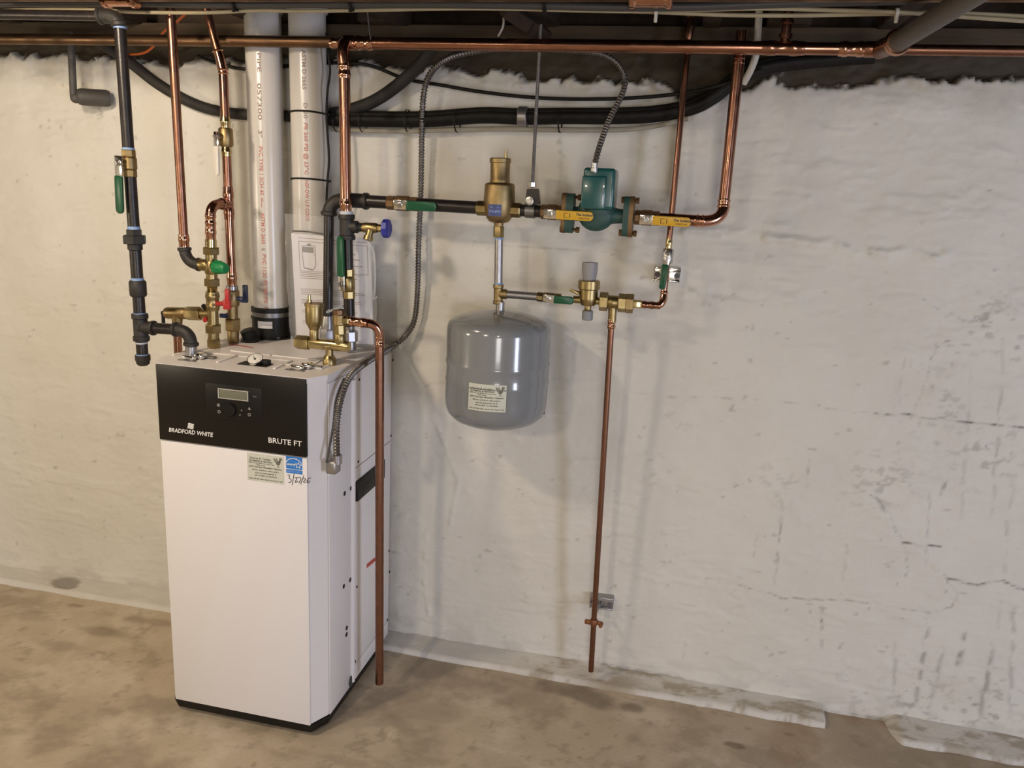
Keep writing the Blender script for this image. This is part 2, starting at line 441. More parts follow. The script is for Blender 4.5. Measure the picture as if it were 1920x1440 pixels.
def wpt(px, py):
    p = A(px, py, YW); return (p.x, p.z)
EDGE = [wpt(*q) for q in [(-40, 104), (60, 103), (120, 100), (160, 112), (230, 112), (330, 128), (400, 112), (470, 118), (560, 118), (640, 118), (700, 122), (780, 130), (840, 136), (900, 140), (1000, 152), (1100, 150), (1200, 155), (1262, 165), (1300, 205), (1380, 165), (1450, 150), (1500, 152), (1560, 160), (1640, 152), (1720, 148), (1800, 152), (1960, 150)]]
CRACKS = [  # pixel path, half width m, darkness, depth m
    ([(1640, 774), (1700, 780), (1800, 790), (1925, 806)], .0022, .8, .003),
    ([(1180, 735), (1400, 748), (1640, 774)], .0015, .25, .001),
    ([(880, 455), (1050, 466), (1240, 476)], .0016, .25, .0012),
    ([(1632, 926), (1662, 955), (1690, 1012), (1702, 1050), (1700, 1085)], .0018, .35, .004),
    ([(1690, 1015), (1765, 1025)], .0018, .8, .002),
    ([(1325, 1086), (1400, 1100), (1470, 1122), (1560, 1126), (1640, 1132), (1700, 1143), (1750, 1146), (1788, 1138), (1793, 1112), (1770, 1078)], .0018, .42, .003),
    ([(1775, 1085), (1830, 1095), (1880, 1092), (1925, 1105)], .0022, .75, .004),
    ([(1765, 600), (1740, 700), (1705, 790)], .0016, .3, .001),
    ([(745, 1184), (860, 1205), (1005, 1232)], .0050, .42, .003),
    ([(1005, 1232), (1150, 1248), (1300, 1280), (1560, 1338), (1700, 1358), (1925, 1395)], .0060, .5, .004),
]
STREAKS = [  # top pixel, bottom pixel, half width, darkness
    ((1812, 1172), (1785, 1300), .006, .75), ((1742, 1150), (1715, 1335), .006, .6), ((1770, 1215), (1745, 1330), .006, .5),
    ((1862, 1205), (1835, 1350), .006, .65), ((1543, 1118), (1540, 1215), .004, .7), ((1487, 885), (1462, 940), .004, .6),
    ((1470, 935), (1452, 1095), .003, .5), ((1516, 850), (1515, 915), .003, .45), ((1680, 1200), (1672, 1340), .005, .35),
    ((1880, 640), (1860, 980), .004, .35), ((1775, 900), (1760, 930), .005, .6), ((1640, 930), (1660, 960), .004, .7),
    ((1820, 690), (1800, 990), .004, .28), ((1745, 880), (1735, 1080), .003, .3), ((1420, 1000), (1412, 1060), .003, .4),
    ((1285, 1190), (1280, 1235), .003, .55), ((1700, 640), (1680, 800), .003, .25), ((1900, 900), (1870, 1200), .004, .3),
    ((1590, 1000), (1580, 1090), .003, .25), ((1905, 1080), (1890, 1380), .006, .4),
]
SMUDGE = [((1780, 650), .05, .6), ((1840, 600), .07, .45), ((1900, 650), .05, .4), ((1720, 1320), .10, .45), ((1850, 1330), .10, .5), ((1600, 1300), .08, .25), ((1650, 900), .09, .35),
          ((1750, 760), .07, .4), ((1850, 850), .09, .4), ((1240, 1030), .05, .25), ((1230, 880), .05, .22), ((1270, 780), .05, .2), ((430, 280), .05, .2), ((370, 290), .03, .25),
          ((760, 640), .04, .3), ((740, 290), .05, .22), ((700, 520), .05, .15), ((150, 150), .05, .4), ((195, 205), .04, .5), ((120, 235), .03, .3), ((1460, 900), .06, .25), ((1380, 1110), .05, .25)]
def wall_fn(Xg, Zg):
    x, z = Xg, Zg
    n1 = fbm(x * 3.1 + 40, z * 3.4 + 12, 4); n2 = fbm(x * 14 + 3, z * 17 + 70, 4, .55); n3 = fbm(x * 55 + 9, z * 70 + 5, 3)
    relief = (n1 - .5) * .020 + (n2 - .5) * .0055 + (n3 - .5) * .0018
    # trowelled ridges: thresholded noise stretched sideways
    rd = fbm(x * 6 + 80, z * 24 + 31, 4, .6); relief = relief + sstep(.60, .66, rd) * .0024 + sstep(.56, .64, fbm(x * 22 + 5, z * 85 + 60, 4, .6)) * .0011
    # broad horizontal ledge across the middle of the right side
    for path, wdt, hgt in (([(1285, 432), (1480, 450), (1600, 468), (1770, 480)], .014, .010), ([(950, 800), (1000, 840), (1120, 880)], .02, .005), ([(1290, 560), (1500, 565)], .03, .006), ([(820, 800), (860, 900), (842, 1000)], .006, .004), ([(800, 1000), (795, 1090), (805, 1150)], .006, .004)):
        dd, al = seg_dist(x, z, [wpt(*q) for q in path]); relief = relief + hgt * np.exp(-(dd / wdt) ** 2) * (.25 + 1.1 * sstep(.35, .65, fbm(x * 26 + 2, z * 48, 4)))
    ex = np.array([e[0] for e in EDGE]); ez = np.array([e[1] for e in EDGE])
    edge = np.interp(x, ex, ez) + (fbm(x * 22, z * 22 + 5, 5, .62) - .5) * .07
    raw = sstep(-.004, .006, z - edge)
    relief = relief - raw * (.012 + .016 * fbm(x * 9, z * 14 + 33, 3))
    lip = np.exp(-((z - edge + .012) / .012) ** 2); relief = relief + lip * (.012 * sstep(.45, .7, fbm(x * 16 + 7, z * 20, 3)))
    dirt_dark = np.zeros(x.shape)
    for path, wdt, dark, dep in CRACKS:
        pts = [wpt(*q) for q in path]
        dd, al = seg_dist(x + (n3 - .5) * .012, z + (n2 - .5) * .02, pts)
        k = np.exp(-(dd / wdt) ** 2) * (.35 + .9 * sstep(.35, .6, n3))
        dirt_dark = np.maximum(dirt_dark, k * dark); relief = relief - k * dep
    for a, b, wdt, dark in STREAKS:
        dd, al = seg_dist(x + (n2 - .5) * .016, z, [wpt(*a), wpt(*b)])
        k = np.exp(-(dd / wdt) ** 2) * sstep(.36, .62, fbm(x * 60 + 3, z * 38, 3)) * np.sin(np.clip(al, .02, .98) * math.pi) ** .5
        dirt_dark = np.maximum(dirt_dark, k * dark)
    sp = sstep(.57, .70, fbm(x * 42 + 11, z * 70 + 3, 4, .6))
    for c, rad, dark in SMUDGE:
        cx, cz = wpt(*c); k = np.exp(-(((x - cx) / rad) ** 2 + ((z - cz) / rad) ** 2))
        dirt_dark = np.maximum(dirt_dark, k * sp * dark)
    # a sprinkling of pits and specks over the whole wall
    pits = sstep(.80, .86, fbm(x * 33 + 60, z * 48 + 21, 3)); dirt_dark = np.maximum(dirt_dark, pits * .3)
    low = np.exp(-np.clip(z - .0, 0, 9) / .05) * sstep(.45, .65, fbm(x * 12, z * 30 + 2, 4)); dirt_dark = np.maximum(dirt_dark, low * .35)
    edge_dark = sstep(.10, 0, edge - z) * .35 * (.4 + n2)  # paint gets darker over the last stretch below its ragged upper edge
    dirt_dark = np.maximum(dirt_dark, edge_dark * (1 - raw))
    y = YW - relief * (0.9)
    co = np.stack([x, y, z], -1)
    return co, {'dirt_dark': np.clip(dirt_dark, 0, 1), 'raw': raw}
MAT_WALL = layered('painted_stone_wall', (0.70, 0.675, 0.612), (0.655, 0.63, 0.567), [('dirt_dark', (0.15, 0.13, 0.11)), ('raw', (0.038, 0.027, 0.014))], 0.62, 5, bump=0.16, fscale=150)
dense = np.arange(-2.75, 1.45, 0.0055)
xs = np.concatenate([[-4.2, -3.6, -3.1], dense, [1.9, 2.5, 3.2]])
zs = np.concatenate([[-.02], np.arange(0, 1.80, 0.0055)])
wall_far = grid_mesh('wall_back', xs, zs, wall_fn, MAT_WALL, None)

# floor slab
STAINS = [((1080, 1300), .13, .05, .75), ((1190, 1325), .05, .03, .8), ((990, 1310), .10, .05, .35), ((800, 1250), .08, .06, .45), ((800, 1330), .12, .05, .3), ((620, 1420), .10, .02, .3),
          ((180, 1180), .10, .035, .55), ((250, 1160), .05, .03, .5), ((120, 1210), .09, .03, .35), ((1375, 1395), .03, .012, .9), ((1480, 1375), .02, .01, .7), ((1610, 1385), .06, .06, .55), ((1450, 1420), .12, .04, .4), ((1850, 1440), .3, .06, .5), ((140, 1133), .03, .008, .5), ((300, 1165), .06, .02, .4)]
def floor_fn(Xg, Yg):
    x, y = Xg, Yg
    n1 = fbm(x * 2.2 + 5, y * 2.6 + 50, 4); n2 = fbm(x * 9 + 30, y * 10 + 8, 5, .55); n3 = fbm(x * 40, y * 40 + 77, 3)
    z = (n1 - .5) * .010 + (n2 - .5) * .0035; z = z * sstep(-1.2, 1.0, y) - .004
    st = sstep(.50, .74, fbm(x * 7 + 30, y * 9 + 8, 6, .66)) * .42
    for c, rx, ry, dk in STAINS:
        p = AZ(c[0], c[1], 0)
        k = sstep(1.25, .55, np.hypot((x - p.x) / rx, (y - p.y) / ry) + (n2 - .5) * 1.6)
        st = np.maximum(st, k * dk)
    n4 = fbm(x * 26 + 71, y * 30 + 19, 5, .68)
    st = np.maximum(st, sstep(.60, .72, n4) * .30); st = st * (.72 + .56 * n4)
    st = np.maximum(st, sstep(.79, .84, n3) * .45)
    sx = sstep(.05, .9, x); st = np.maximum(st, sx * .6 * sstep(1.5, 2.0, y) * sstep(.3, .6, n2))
    li = sstep(.54, .74, fbm(x * 6 + 90, y * 7 + 10, 6, .68)) * .6
    for a, b, w, k0 in (((20, 1205), (90, 1212), .012, .8), ((100, 1260), (180, 1165), .012, .5), ((735, 1362), (727, 1383), .003, 1.0), ((741, 1364), (738, 1384), .003, 1.0), ((60, 1120), (0, 1190), .02, .3)):
        p, q = AZ(*a, 0), AZ(*b, 0); dd, al = seg_dist(x, y, [(p.x, p.y), (q.x, q.y)])
        li = np.maximum(li, np.exp(-(dd / w) ** 2) * k0 * (.4 + .8 * n3))
    ck = np.zeros(x.shape)
    for path in ([(1490, 1400), (1510, 1425), (1500, 1445)], [(1405, 1450), (1440, 1425), (1450, 1400)]):
        pts = [(AZ(*q, 0).x, AZ(*q, 0).y) for q in path]; dd, al = seg_dist(x + (n3 - .5) * .02, y, pts); ck = np.maximum(ck, np.exp(-(dd / .003) ** 2) * .6)
    st = np.maximum(st, ck); red = sstep(.58, .72, fbm(x * 5 + 13, y * 6 + 44, 4)) * sstep(.0, .6, x) * .5
    return np.stack([x, y, z], -1), {'stain': np.clip(st, 0, 1), 'pale': np.clip(li, 0, 1), 'ruddy': red}
MAT_FLOOR = layered('concrete_floor', (0.50, 0.41, 0.30), (0.585, 0.485, 0.36), [('pale', (0.68, 0.585, 0.455)), ('stain', (0.205, 0.155, 0.105)), ('ruddy', (0.30, 0.17, 0.09))], 0.6, 6, bump=0.3, fscale=90)
xs = np.concatenate([[-4.2, -3.4, -2.8], np.arange(-2.45, 1.35, 0.0065), [1.9, 2.5, 3.2]])
ys = np.concatenate([[-4, -2.5, -1, 0, .5], np.arange(0.85, 2.2, 0.0065)])
floor = grid_mesh('floor', xs, ys, floor_fn, MAT_FLOOR, None)

# low painted curb where wall meets floor
def curb_fn(Xg, Tg):
    x, t = Xg, Tg
    n = fbm(x * 12 + 4, t * 4 + 9, 4) - .5; nb = fbm(x * 40 + 4, t * 6 + 2, 3) - .5
    gapA, gapB = AZ(1556, 1370, 0).x, AZ(1672, 1390, 0).x
    front = 2.086 - .012 * sstep(.2, .8, x) + n * .006 * (1 + 2 * sstep(-.3, .2, x)) + nb * .005 * sstep(-.3, .0, x)
    hole = sstep(gapA - .012, gapA + .004, x) * sstep(gapB + .03, gapB - .012, x)
    front = front + hole * .072
    y = front + (YW + .012 - front) * t
    z = .002 + .009 * sstep(0, .06, t) + .013 * t ** 1.3 + n * .004 * np.minimum(t * 4, 1) * (1 + sstep(-.4, .1, x))
    z = z * (1 - hole) - .016 * hole
    z = np.where(t <= 0, -.014, z)
    worn = sstep(-.38, -.26, x + .1 * (1 - t)) * sstep(.50, .68, fbm(x * 16 + 61, t * 3.5 + 4, 5, .65)) * .75
    w2 = AZ(1150, 1280, 0).x
    worn = np.maximum(worn, np.exp(-((x - w2) / .10) ** 2) * sstep(.9, .25, t) * .9 * sstep(.25, .5, fbm(x * 14, t * 3 + 40, 3)))
    chip = np.zeros(x.shape); cx = A(118, 1085, 2.12).x
    chip = sstep(1.1, .75, np.hypot((x - cx) / .055, (t - .48) / .33) + n * .9)
    return np.stack([x, y, z - chip * .004], -1), {'worn': np.clip(worn, 0, 1), 'chip': chip}
MAT_CURB = layered('painted_curb', (0.70, 0.67, 0.62), (0.62, 0.585, 0.53), [('worn', (0.36, 0.30, 0.215)), ('chip', (0.36, 0.33, 0.29))], 0.65, 8, bump=0.4, fscale=110)
xs = np.concatenate([[-4.2, -3.2], np.arange(-2.5, 1.3, 0.007), [2, 3.2]])
ts = np.concatenate([[-.0001, 0.0], np.linspace(.02, 1, 16)])
grid_mesh('baseboard_back', xs, ts, curb_fn, MAT_CURB, None)

# the rest of the room, behind and beside the viewer
def plain(name, g, m, **kw): return obj(name, g, m, kind='structure', **kw)
plain('wall_left', G().box((-4.25, -0.9, 1.0), (.1, 6.3, 2.1)), 'room_paint')
plain('wall_right', G().box((3.25, -0.9, 1.0), (.1, 6.3, 2.1)), 'room_paint')
plain('wall_front', G().box((-0.5, -4.05, 1.0), (7.6, .1, 2.1)), 'room_paint')

# ceiling: subfloor, joists running towards the wall, sill and rim board on top of the wall
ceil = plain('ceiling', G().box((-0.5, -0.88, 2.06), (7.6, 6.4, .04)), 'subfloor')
JZ = 1.815
jx = [A(1335, 40, 2.1).x + .405 * k for k in range(-8, 9)]
for k, x in enumerate(jx):
    if -4.1 < x < 3.1:
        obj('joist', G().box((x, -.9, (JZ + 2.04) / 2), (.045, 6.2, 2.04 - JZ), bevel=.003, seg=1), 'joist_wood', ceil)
obj('sill_plate', G().box((-.5, 2.245, 1.795), (7.4, .14, .05), bevel=.004), 'sill_wood', ceil)
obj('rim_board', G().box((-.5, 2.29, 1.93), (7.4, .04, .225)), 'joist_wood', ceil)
for px in (705, 1000, 1480):
    p = A(px, 45, 2.14)
    obj('blocking', G().box((p.x, 2.19, 1.862), (.10, .12, .09), bevel=.003), 'joist_wood', ceil)
p0, p1 = A(945, 15, 1.95), A(1022, 66, 2.12)
obj('bridging_strut', G().tube([p0, p1], .022, 4), 'joist_wood', ceil)

# ================================================================== boiler
FY, BXR, BXL, BYB, BT, BB = 1.6576, -0.813, -1.259, 2.125, 0.956, 0.034
PXL, PXR, CY = -1.232, -0.840, 1.706
boiler = thing('boiler', ((BXL + BXR) / 2, 1.9, 0), 'tall white floor-standing boiler with black control panel and chamfered front corners', 'boiler')
def octo(inset, z): 
    i = inset
    return [V((PXL, FY + i, z)), V((PXR, FY + i, z)), V((BXR - i, CY, z)), V((BXR - i, BYB, z)), V((BXL + i, BYB, z)), V((BXL + i, CY, z))]
cab = obj('cabinet', G().prism(octo(.001, BB + .002), (0, 0, BT - BB - .012)), 'white_enamel', boiler, smooth=False)
# front door below the control panel, slightly proud
def strip(z0, z1, out, t):   # wraps the front and both chamfers
    o = [V((BXL, CY, z0)), V((PXL, FY, z0)), V((PXR, FY, z0)), V((BXR, CY, z0))]
    return o
obj('front_door', G().box(((PXL + PXR) / 2, FY - .0015, (BB + .762) / 2), (PXR - PXL, .006, .762 - BB), bevel=.0015), 'white_enamel', boiler)
panel = obj('control_panel', G().box(((PXL + PXR) / 2, FY - .003, (.765 + .9545) / 2), (PXR - PXL, .009, .9545 - .765), bevel=.001), 'panel_black', boiler)
PY = FY - .0080
def fp(px, py, y=PY): return A(px, py, y)
# display and keys
def face_rect(parent, name, x0, x1, z0, z1, y, th, m, bevel=.0006, **kw):
    return obj(name, G().box(((x0 + x1) / 2, y - th / 2, (z0 + z1) / 2), (x1 - x0, th, z1 - z0), bevel=bevel), m, parent, **kw)
c0, c1 = fp(385, 722), fp(492, 790)
obj('keypad_plate', G().box(((c0.x + c1.x) / 2, PY + .0003, (c0.z + c1.z) / 2), (c1.x - c0.x, .0012, c0.z - c1.z + .012), bevel=.0004), 'plastic_black', panel)
a, b = fp(409, 730), fp(466, 750)
sx0, sx1, sz0, sz1 = a.x, b.x, (fp(409, 746.5).z + fp(466, 752).z) / 2, (fp(409, 728).z + fp(466, 733).z) / 2
g = G()
for (x0, x1, z0, z1) in ((sx0, sx1, sz1 - .0022, sz1), (sx0, sx1, sz0, sz0 + .0022), (sx0, sx0 + .0026, sz0 + .0022, sz1 - .0022), (sx1 - .0026, sx1, sz0 + .0022, sz1 - .0022)):
    g.box(((x0 + x1) / 2, PY - .001, (z0 + z1) / 2), (x1 - x0, .002, z1 - z0))
obj('screen_frame', g, 'screen_frame', panel)
face_rect(panel, 'display_screen', sx0 + .0027, sx1 - .0027, sz0 + .0023, sz1 - .0023, PY, .0006, 'screen_glass')
p = fp(432, 768)
obj('selector_dial', G().lathe((p.x, PY, p.z), (0, -1, 0), [(0, .016), (.004, .016), (.006, .0145), (.0062, .002)], 28), 'plastic_black', panel)
for (q, s) in (((409.5, 759.5), 'sq'), ((411, 772), 'o'), ((467.5, 766), 'tri'), ((467.5, 777.5), 'o'), ((453, 769.5), 'dot'), ((450, 778), 'dot'), ((478, 745), 'dash')):
    p = fp(*q, PY - .0006); r = .0042
    if s == 'o': gg = G().lathe(p, (0, -1, 0), [(0, r * .55), (0, r), (.0004, r), (.0004, r * .55), (0, r * .55)], 16, cap=False)
    elif s == 'tri': gg = G().prism([p + V((-r, 0, -r * .8)), p + V((r, 0, -r * .8)), p + V((0, 0, r))], (0, -.0004, 0))
    elif s == 'dot': gg = G().lathe(p, (0, -1, 0), [(0, .0018), (.0004, .0018)], 10)
    elif s == 'dash': gg = put_text(G(), 'RESET', lambda u, v, p=p: p + V((u, 0, v)), .0042, align='CENTER')
    else: gg = G().box(p, (r * 1.7, .0004, r * 1.7))
    obj('key_symbol', gg, 'print_grey', panel, smooth=False)
# lettering
p = fp(316, 809, PY - .0004); q = fp(400, 818.5, PY - .0004)
w0 = q.x - p.x
g = put_text(G(), 'BRADFORD WHITE', lambda u, v: V((p.x + u, p.y, p.z + v + .0)), .0150, shear=.22, offset=.0003)
wid = max(v[0] for v in g.v) - p.x
g = put_text(G(), 'BRADFORD WHITE', lambda u, v: V((p.x + u * w0 / wid, p.y, p.z + v)), .0150, shear=.22, offset=.0003)
obj('brand_lettering', g, 'print_white', panel, smooth=False)
g = G(); lc = fp(357.5, 798.5, PY - .0004)
for k in range(4):     # four-bar flag mark
    wv = lambda u, v, k=k: lc + V((u + v * .2, 0, v))
    zz = .0062 - k * .0036
    pts = [(-.0078, zz), (-.004, zz + .0008), (.0, zz), (.004, zz - .0008), (.0082, zz)]
    for (a1, b1), (a2, b2) in zip(pts[:-1], pts[1:]):
        g.quad(wv(a1, b1), wv(a2, b2), wv(a2, b2 - .0029), wv(a1, b1 - .0029))
obj('flag_mark', g, 'print_white', panel, smooth=False)
p2 = fp(502.5, 829.5, PY - .0004); w1 = fp(566, 836.5).x - p2.x
g = put_text(G(), 'BRUTE FT', lambda u, v: V((p2.x + u, p2.y, p2.z + v)), .0185, offset=.0002)
wid = max(v[0] for v in g.v) - p2.x
g = put_text(G(), 'BRUTE FT', lambda u, v: V((p2.x + u * w1 / wid, p2.y, p2.z + v)), .0185, offset=.0002)
obj('model_lettering', g, 'print_white', panel, smooth=False)

# plinth
g = G(); lo, hi = octo(.0, BB), None
def ring_prism(g, a, b):
    n = len(a); g.add(a + b, [tuple(range(n - 1, -1, -1)), tuple(range(n, 2 * n))] + [(i, (i + 1) % n, n + (i + 1) % n, n + i) for i in range(n)])
def pl(inset, z, back):
    return [V((p.x + (inset if p.x < -1.03 else -inset), (p.y + inset) if p.y < 2 else back, z)) for p in octo(0, z)]
ring_prism(g, pl(.004, .007, 2.06), pl(-.003, BB, 2.06))
ring_prism(g, pl(.030, -.004, 2.05), pl(.026, .0072, 2.05))
obj('plinth', g, 'plastic_black', boiler, smooth=False)

# top: cover with lip, ribs
TOPZ = BT
g = G().prism([p + V((0, 0, 0)) for p in octo(-.002, BT - .012)], (0, 0, .012))
obj('top_cover', g, 'white_enamel', boiler, smooth=False)
def rib(a, b, w=.008, h=.003):
    P0, P1 = AZ(*a, TOPZ), AZ(*b, TOPZ); d = (P1 - P0); L = d.length; d.normalize()
    obj('cover_rib', G().box((P0 + P1) / 2 + V((0, 0, h / 2)), (L, w, h), (d, Z_.cross(d), Z_), .0008), 'white_enamel', boiler)
for a, b in (((433, 658), (508, 667)), ((511, 667), (600, 676)), ((391, 662), (444, 667)), ((445, 667.5), (407, 680)), ((448, 668), (545, 677)), ((547, 677.5), (514, 692)), ((324, 667), (398, 652)), ((602, 676), (578, 688)), ((536, 684), (605, 692)), ((600, 692), (632, 680))):
    rib(a, b)
# gauge
gp = AZ(477, 684, TOPZ)
gx0, gx1 = AZ(443, 683, TOPZ), AZ(506, 681, TOPZ)
gb = obj('gauge_bezel', G().box((gp.x, gp.y + .004, TOPZ + .001), (.078, .036, .002), bevel=.0006), 'plastic_black', boiler)
gc = V((gp.x + .001, gp.y + .005, TOPZ + .008)); gd = V((.05, -.50, .86)).normalized()
obj('gauge_housing', G().box(gc - gd * .004 + V((.007, .006, -.001)), (.052, .020, .018), bevel=.003), 'plastic_black', boiler)
gauge = obj('gauge_face', G().lathe(gc + gd * .003, gd, [(0, .0185), (.004, .0185), (.0045, .0172)], 32), 'print_white', boiler)
obj('gauge_rim', G().lathe(gc + gd * .003, gd, [(0, .0186), (0, .0198), (.006, .0198), (.006, .0183), (.0046, .0180)], 32, cap=False), 'chrome', gauge)
nd = (V((-.55, .35, .45)) - gd * gd.dot(V((-.55, .35, .45)))).normalized()
obj('gauge_needle', G().box(gc + gd * .0080 + nd * .005, (.013, .0014, .0006), (nd, gd.cross(nd), gd)).lathe(gc + gd * .0074, gd, [(0, .0032), (.0012, .0028)], 14), 'print_black', gauge)
g = G()
for k in range(9):
    a_ = R(-130 + 32 * k); e1_ = gd.cross(X_).normalized(); dd_ = e1_ * math.cos(a_) + X_ * math.sin(a_)
    g.box(gc + gd * .0077 + dd_ * .0138, (.0035, .0008, .0003), (dd_, gd.cross(dd_), gd))
obj('gauge_marks', g, 'print_grey', gauge)
# latches
for q in ((362, 671), (563, 689)):
    p = AZ(*q, TOPZ + .004)
    obj('latch', G().box(p + V((-.004, -.010, .002)), (.034, .014, .012), bevel=.004, seg=3).box(p + V((.012, .012, .004)), (.024, .026, .015), bevel=.005, seg=3), 'chrome', boiler)
    obj('latch_strike', G().box(p + V((-.004, -.020, -.003)), (.048, .010, .002), bevel=.0005), 'steel_grey', boiler)
    obj('latch_keeper', G().box(p + V((.024, .028, -.001)), (.040, .014, .005), bevel=.001), 'steel_grey', boiler)
# small fittings on the cover
p = AZ(471, 640, TOPZ)
obj('cover_cap', G().lathe(p, (-.15, -.3, 1), [(0, .026), (.012, .026), (.014, .02), (.034, .02), (.036, .016)], 20), 'rubber', boiler)
pa, pb = AZ(431, 645.5, TOPZ), AZ(474, 652, TOPZ); d = (pb - pa).normalized()
obj('red_stripe', G().box((pa + pb) / 2 + V((0, 0, .0007)), ((pb - pa).length, .006, .0006), (d, Z_.cross(d), Z_)), 'red_paint', boiler)

# right side
SXs = BXR + .0005
def sp(px, py): return AX(px, py, BXR)
def sbox(name, a, b, m, out=.002, bevel=.0, parent=boiler, **kw):   # rectangle on the side given by two corners
    p, q = sp(*a), sp(*b)
    return obj(name, G().box((BXR + out / 2, (p.y + q.y) / 2, (p.z + q.z) / 2), (out, abs(p.y - q.y), abs(p.z - q.z)), bevel=bevel), m, parent, **kw)
zb = BT - .022
yb0, yb1 = sp(656, 1000).y, sp(662, 1000).y
obj('side_panel', G().box((BXR + .0008, (CY + yb0) / 2 + .002, (BB + zb) / 2), (.003, yb0 - CY - .004, zb - BB), bevel=.0008), 'white_enamel', boiler)
obj('edge_bead', G().cyl((BXR + .001, (yb0 + yb1) / 2, BB + .01), (BXR + .001, (yb0 + yb1) / 2, zb - .02), (yb1 - yb0) / 2 * .9, n=12), 'white_enamel', boiler)
zs1 = sp(669.4, 874.4).z; zs2 = sp(663.3, 1247.5).z
for z0, z1 in ((zs1 + .0012, zb), (zs2 + .0012, zs1 - .0012), (BB + .001, zs2 - .0012)):
    obj('side_panel', G().box((BXR + .0008, (yb1 + BYB) / 2 + .002, (z0 + z1) / 2), (.003, BYB - yb1 - .006, z1 - z0), bevel=.0005), 'white_enamel', boiler)
obj('seam_backing', G().box((BXR + .0001, (yb1 + BYB) / 2 + .002, (BB + zb) / 2), (.0012, BYB - yb1 - .01, zb - BB - .01)), 'seam_shadow', boiler)
for q in ((672, 711.5), (735, 675), (731.5, 817), (670, 865.5), (667.5, 1100), (728, 1032.5), (664.5, 1240), (725.5, 1161.5), (729, 1072)):
    p = sp(*q); obj('screw', G().lathe((BXR + .0018, p.y, p.z), (1, 0, 0), [(0, .0042), (.0016, .0036), (.0024, .001)], 12), 'plastic_black', boiler)
for q in ((656.5, 915), (644.5, 925), (655, 1087), (643, 1099), (648.5, 1177), (648, 1189.5)):
    p = sp(*q); obj('hole_plug', G().lathe((BXR + .0015, p.y, p.z), (1, 0, 0), [(0, .0068), (.0018, .0062), (.0022, .002)], 16), 'plastic_black', boiler)
p = sp(657, 1275); obj('round_plug', G().lathe((BXR + .001, p.y, p.z), (1, 0, 0), [(0, .0175), (.0045, .0165), (.0052, .006)], 24), 'plug_dark', boiler, label='grey round plug near the foot of the side')
hy0, hy1 = sp(665, 920).y, sp(717, 880).y; hz1, hz0 = sp(666, 902).z, sp(666, 940).z
hd = obj('handle_plate', G().box((BXR + .005, (hy0 + hy1) / 2, (hz0 + hz1) / 2), (.008, hy1 - hy0, hz1 - hz0), bevel=.003), 'plastic_black', boiler)
obj('finger_recess', G().box((BXR + .0090, (hy0 + hy1) / 2 + .004, (hz0 + hz1) / 2 - .006), (.0012, (hy1 - hy0) * .72, (hz1 - hz0) * .45), bevel=.0005), 'rubber', hd)
pa, pb = sp(690, 1058), sp(708, 1043); d = (pb - pa).normalized()
obj('red_stripe', G().box((pa + pb) / 2 + V((.0028, 0, 0)), ((pb - pa).length + .03, .0005, .012), (d, X_, d.cross(X_))), 'red_paint', boiler)

# stickers on the boiler front and the handwritten date
def card(name, fn, w, h, label, parent=None, mt='sticker_paper', n=8, **kw):
    g = G(); vs = []; fs = []
    for i in range(n + 1):
        for j in (0, 1): vs += [fn(w * i / n, h * j, 0), fn(w * i / n, h * j, -.0004)]
    for i in range(n):
        k = i * 4; fs += [(k, k + 4, k + 6, k + 2), (k + 1, k + 3, k + 7, k + 5), (k, k + 1, k + 5, k + 4), (k + 2, k + 6, k + 7, k + 3)]
    fs += [(0, 2, 3, 1), (n * 4, n * 4 + 1, n * 4 + 3, n * 4 + 2)]
    g.add(vs, fs)
    if parent: return obj(name, g, mt, parent, label)
    return obj(name, g, mt, None, label, 'sticker', **kw)
def business_print(parent, fn, w, h):
    g = G(); f = lambda u, v: fn(u, v, .0003)
    # the readable lines as lettering, the lines too small to read as rows of word-length marks
    rows = [('George R. Cooker', .80, .095, .06, .66), ('PLUMBING & HEATING', .71, .080, .05, .69), (None, .645, .045, .04, .73), (None, .58, .04, .26, .50),
            ('24/7 Service Plumbing Repairs', .50, .07, .04, .94), (None, .395, .05, .13, .86), (None, .29, .052, .21, .79), (None, .20, .052, .20, .81), (None, .07, .042, .03, .97)]
    rs = random.Random(5)
    for s, y, sz, x0, x1 in rows:
        if s:
            vs, fs = text_geo(s, sz * h * 1.05, shear=.2, offset=.0002)
            mx = max(v[0] for v in vs); k = (x1 - x0) * w / mx
            g.add([f(x0 * w + u * k, y * h + v) for u, v in vs], fs)
        else:
            x = x0
            while x < x1 - .02:
                e = min(x1, x + rs.uniform(.05, .13))
                u = x
                while u < e - .006:
                    hh = sz * rs.choice((.6, .6, .95)); g.quad(f(u * w, y * h), f((u + .011) * w, y * h), f((u + .011) * w, (y + hh) * h), f(u * w, (y + hh) * h)); u += .016
                x = e + .018
    # bird mark: body, tail, neck, comb, legs
    b = lambda u, v: f((.72 + u * .26) * w, (.60 + v * .34) * h)
    for poly in ([(.25, .35), (.45, .2), (.65, .3), (.72, .55), (.55, .65), (.35, .6)], [(.35, .55), (.05, .98), (.0, .85), (.2, .45)], [(.4, .6), (.2, .9), (.33, .95), (.5, .62)], [(.55, .6), (.62, .98), (.82, 1.0), (.95, .8), (.78, .8), (.72, .5)], [(.45, .25), (.5, .25), (.5, .02), (.45, .02)], [(.3, .0), (.7, .0), (.5, .07)]):
        n = len(poly); g.add([b(*q) for q in poly], [tuple(range(n))])
    return obj('printing', g, 'print_olive', parent, smooth=False)
tl, tr, bl = fp(463, 847.5, FY - .005), fp(532, 855, FY - .005), fp(465, 899, FY - .005)
w_, h_ = (tr.x - tl.x), tl.z - bl.z
fb = lambda u, v, e=0: V((tl.x + u, FY - .0049 - e, tl.z - h_ - .001 + v))
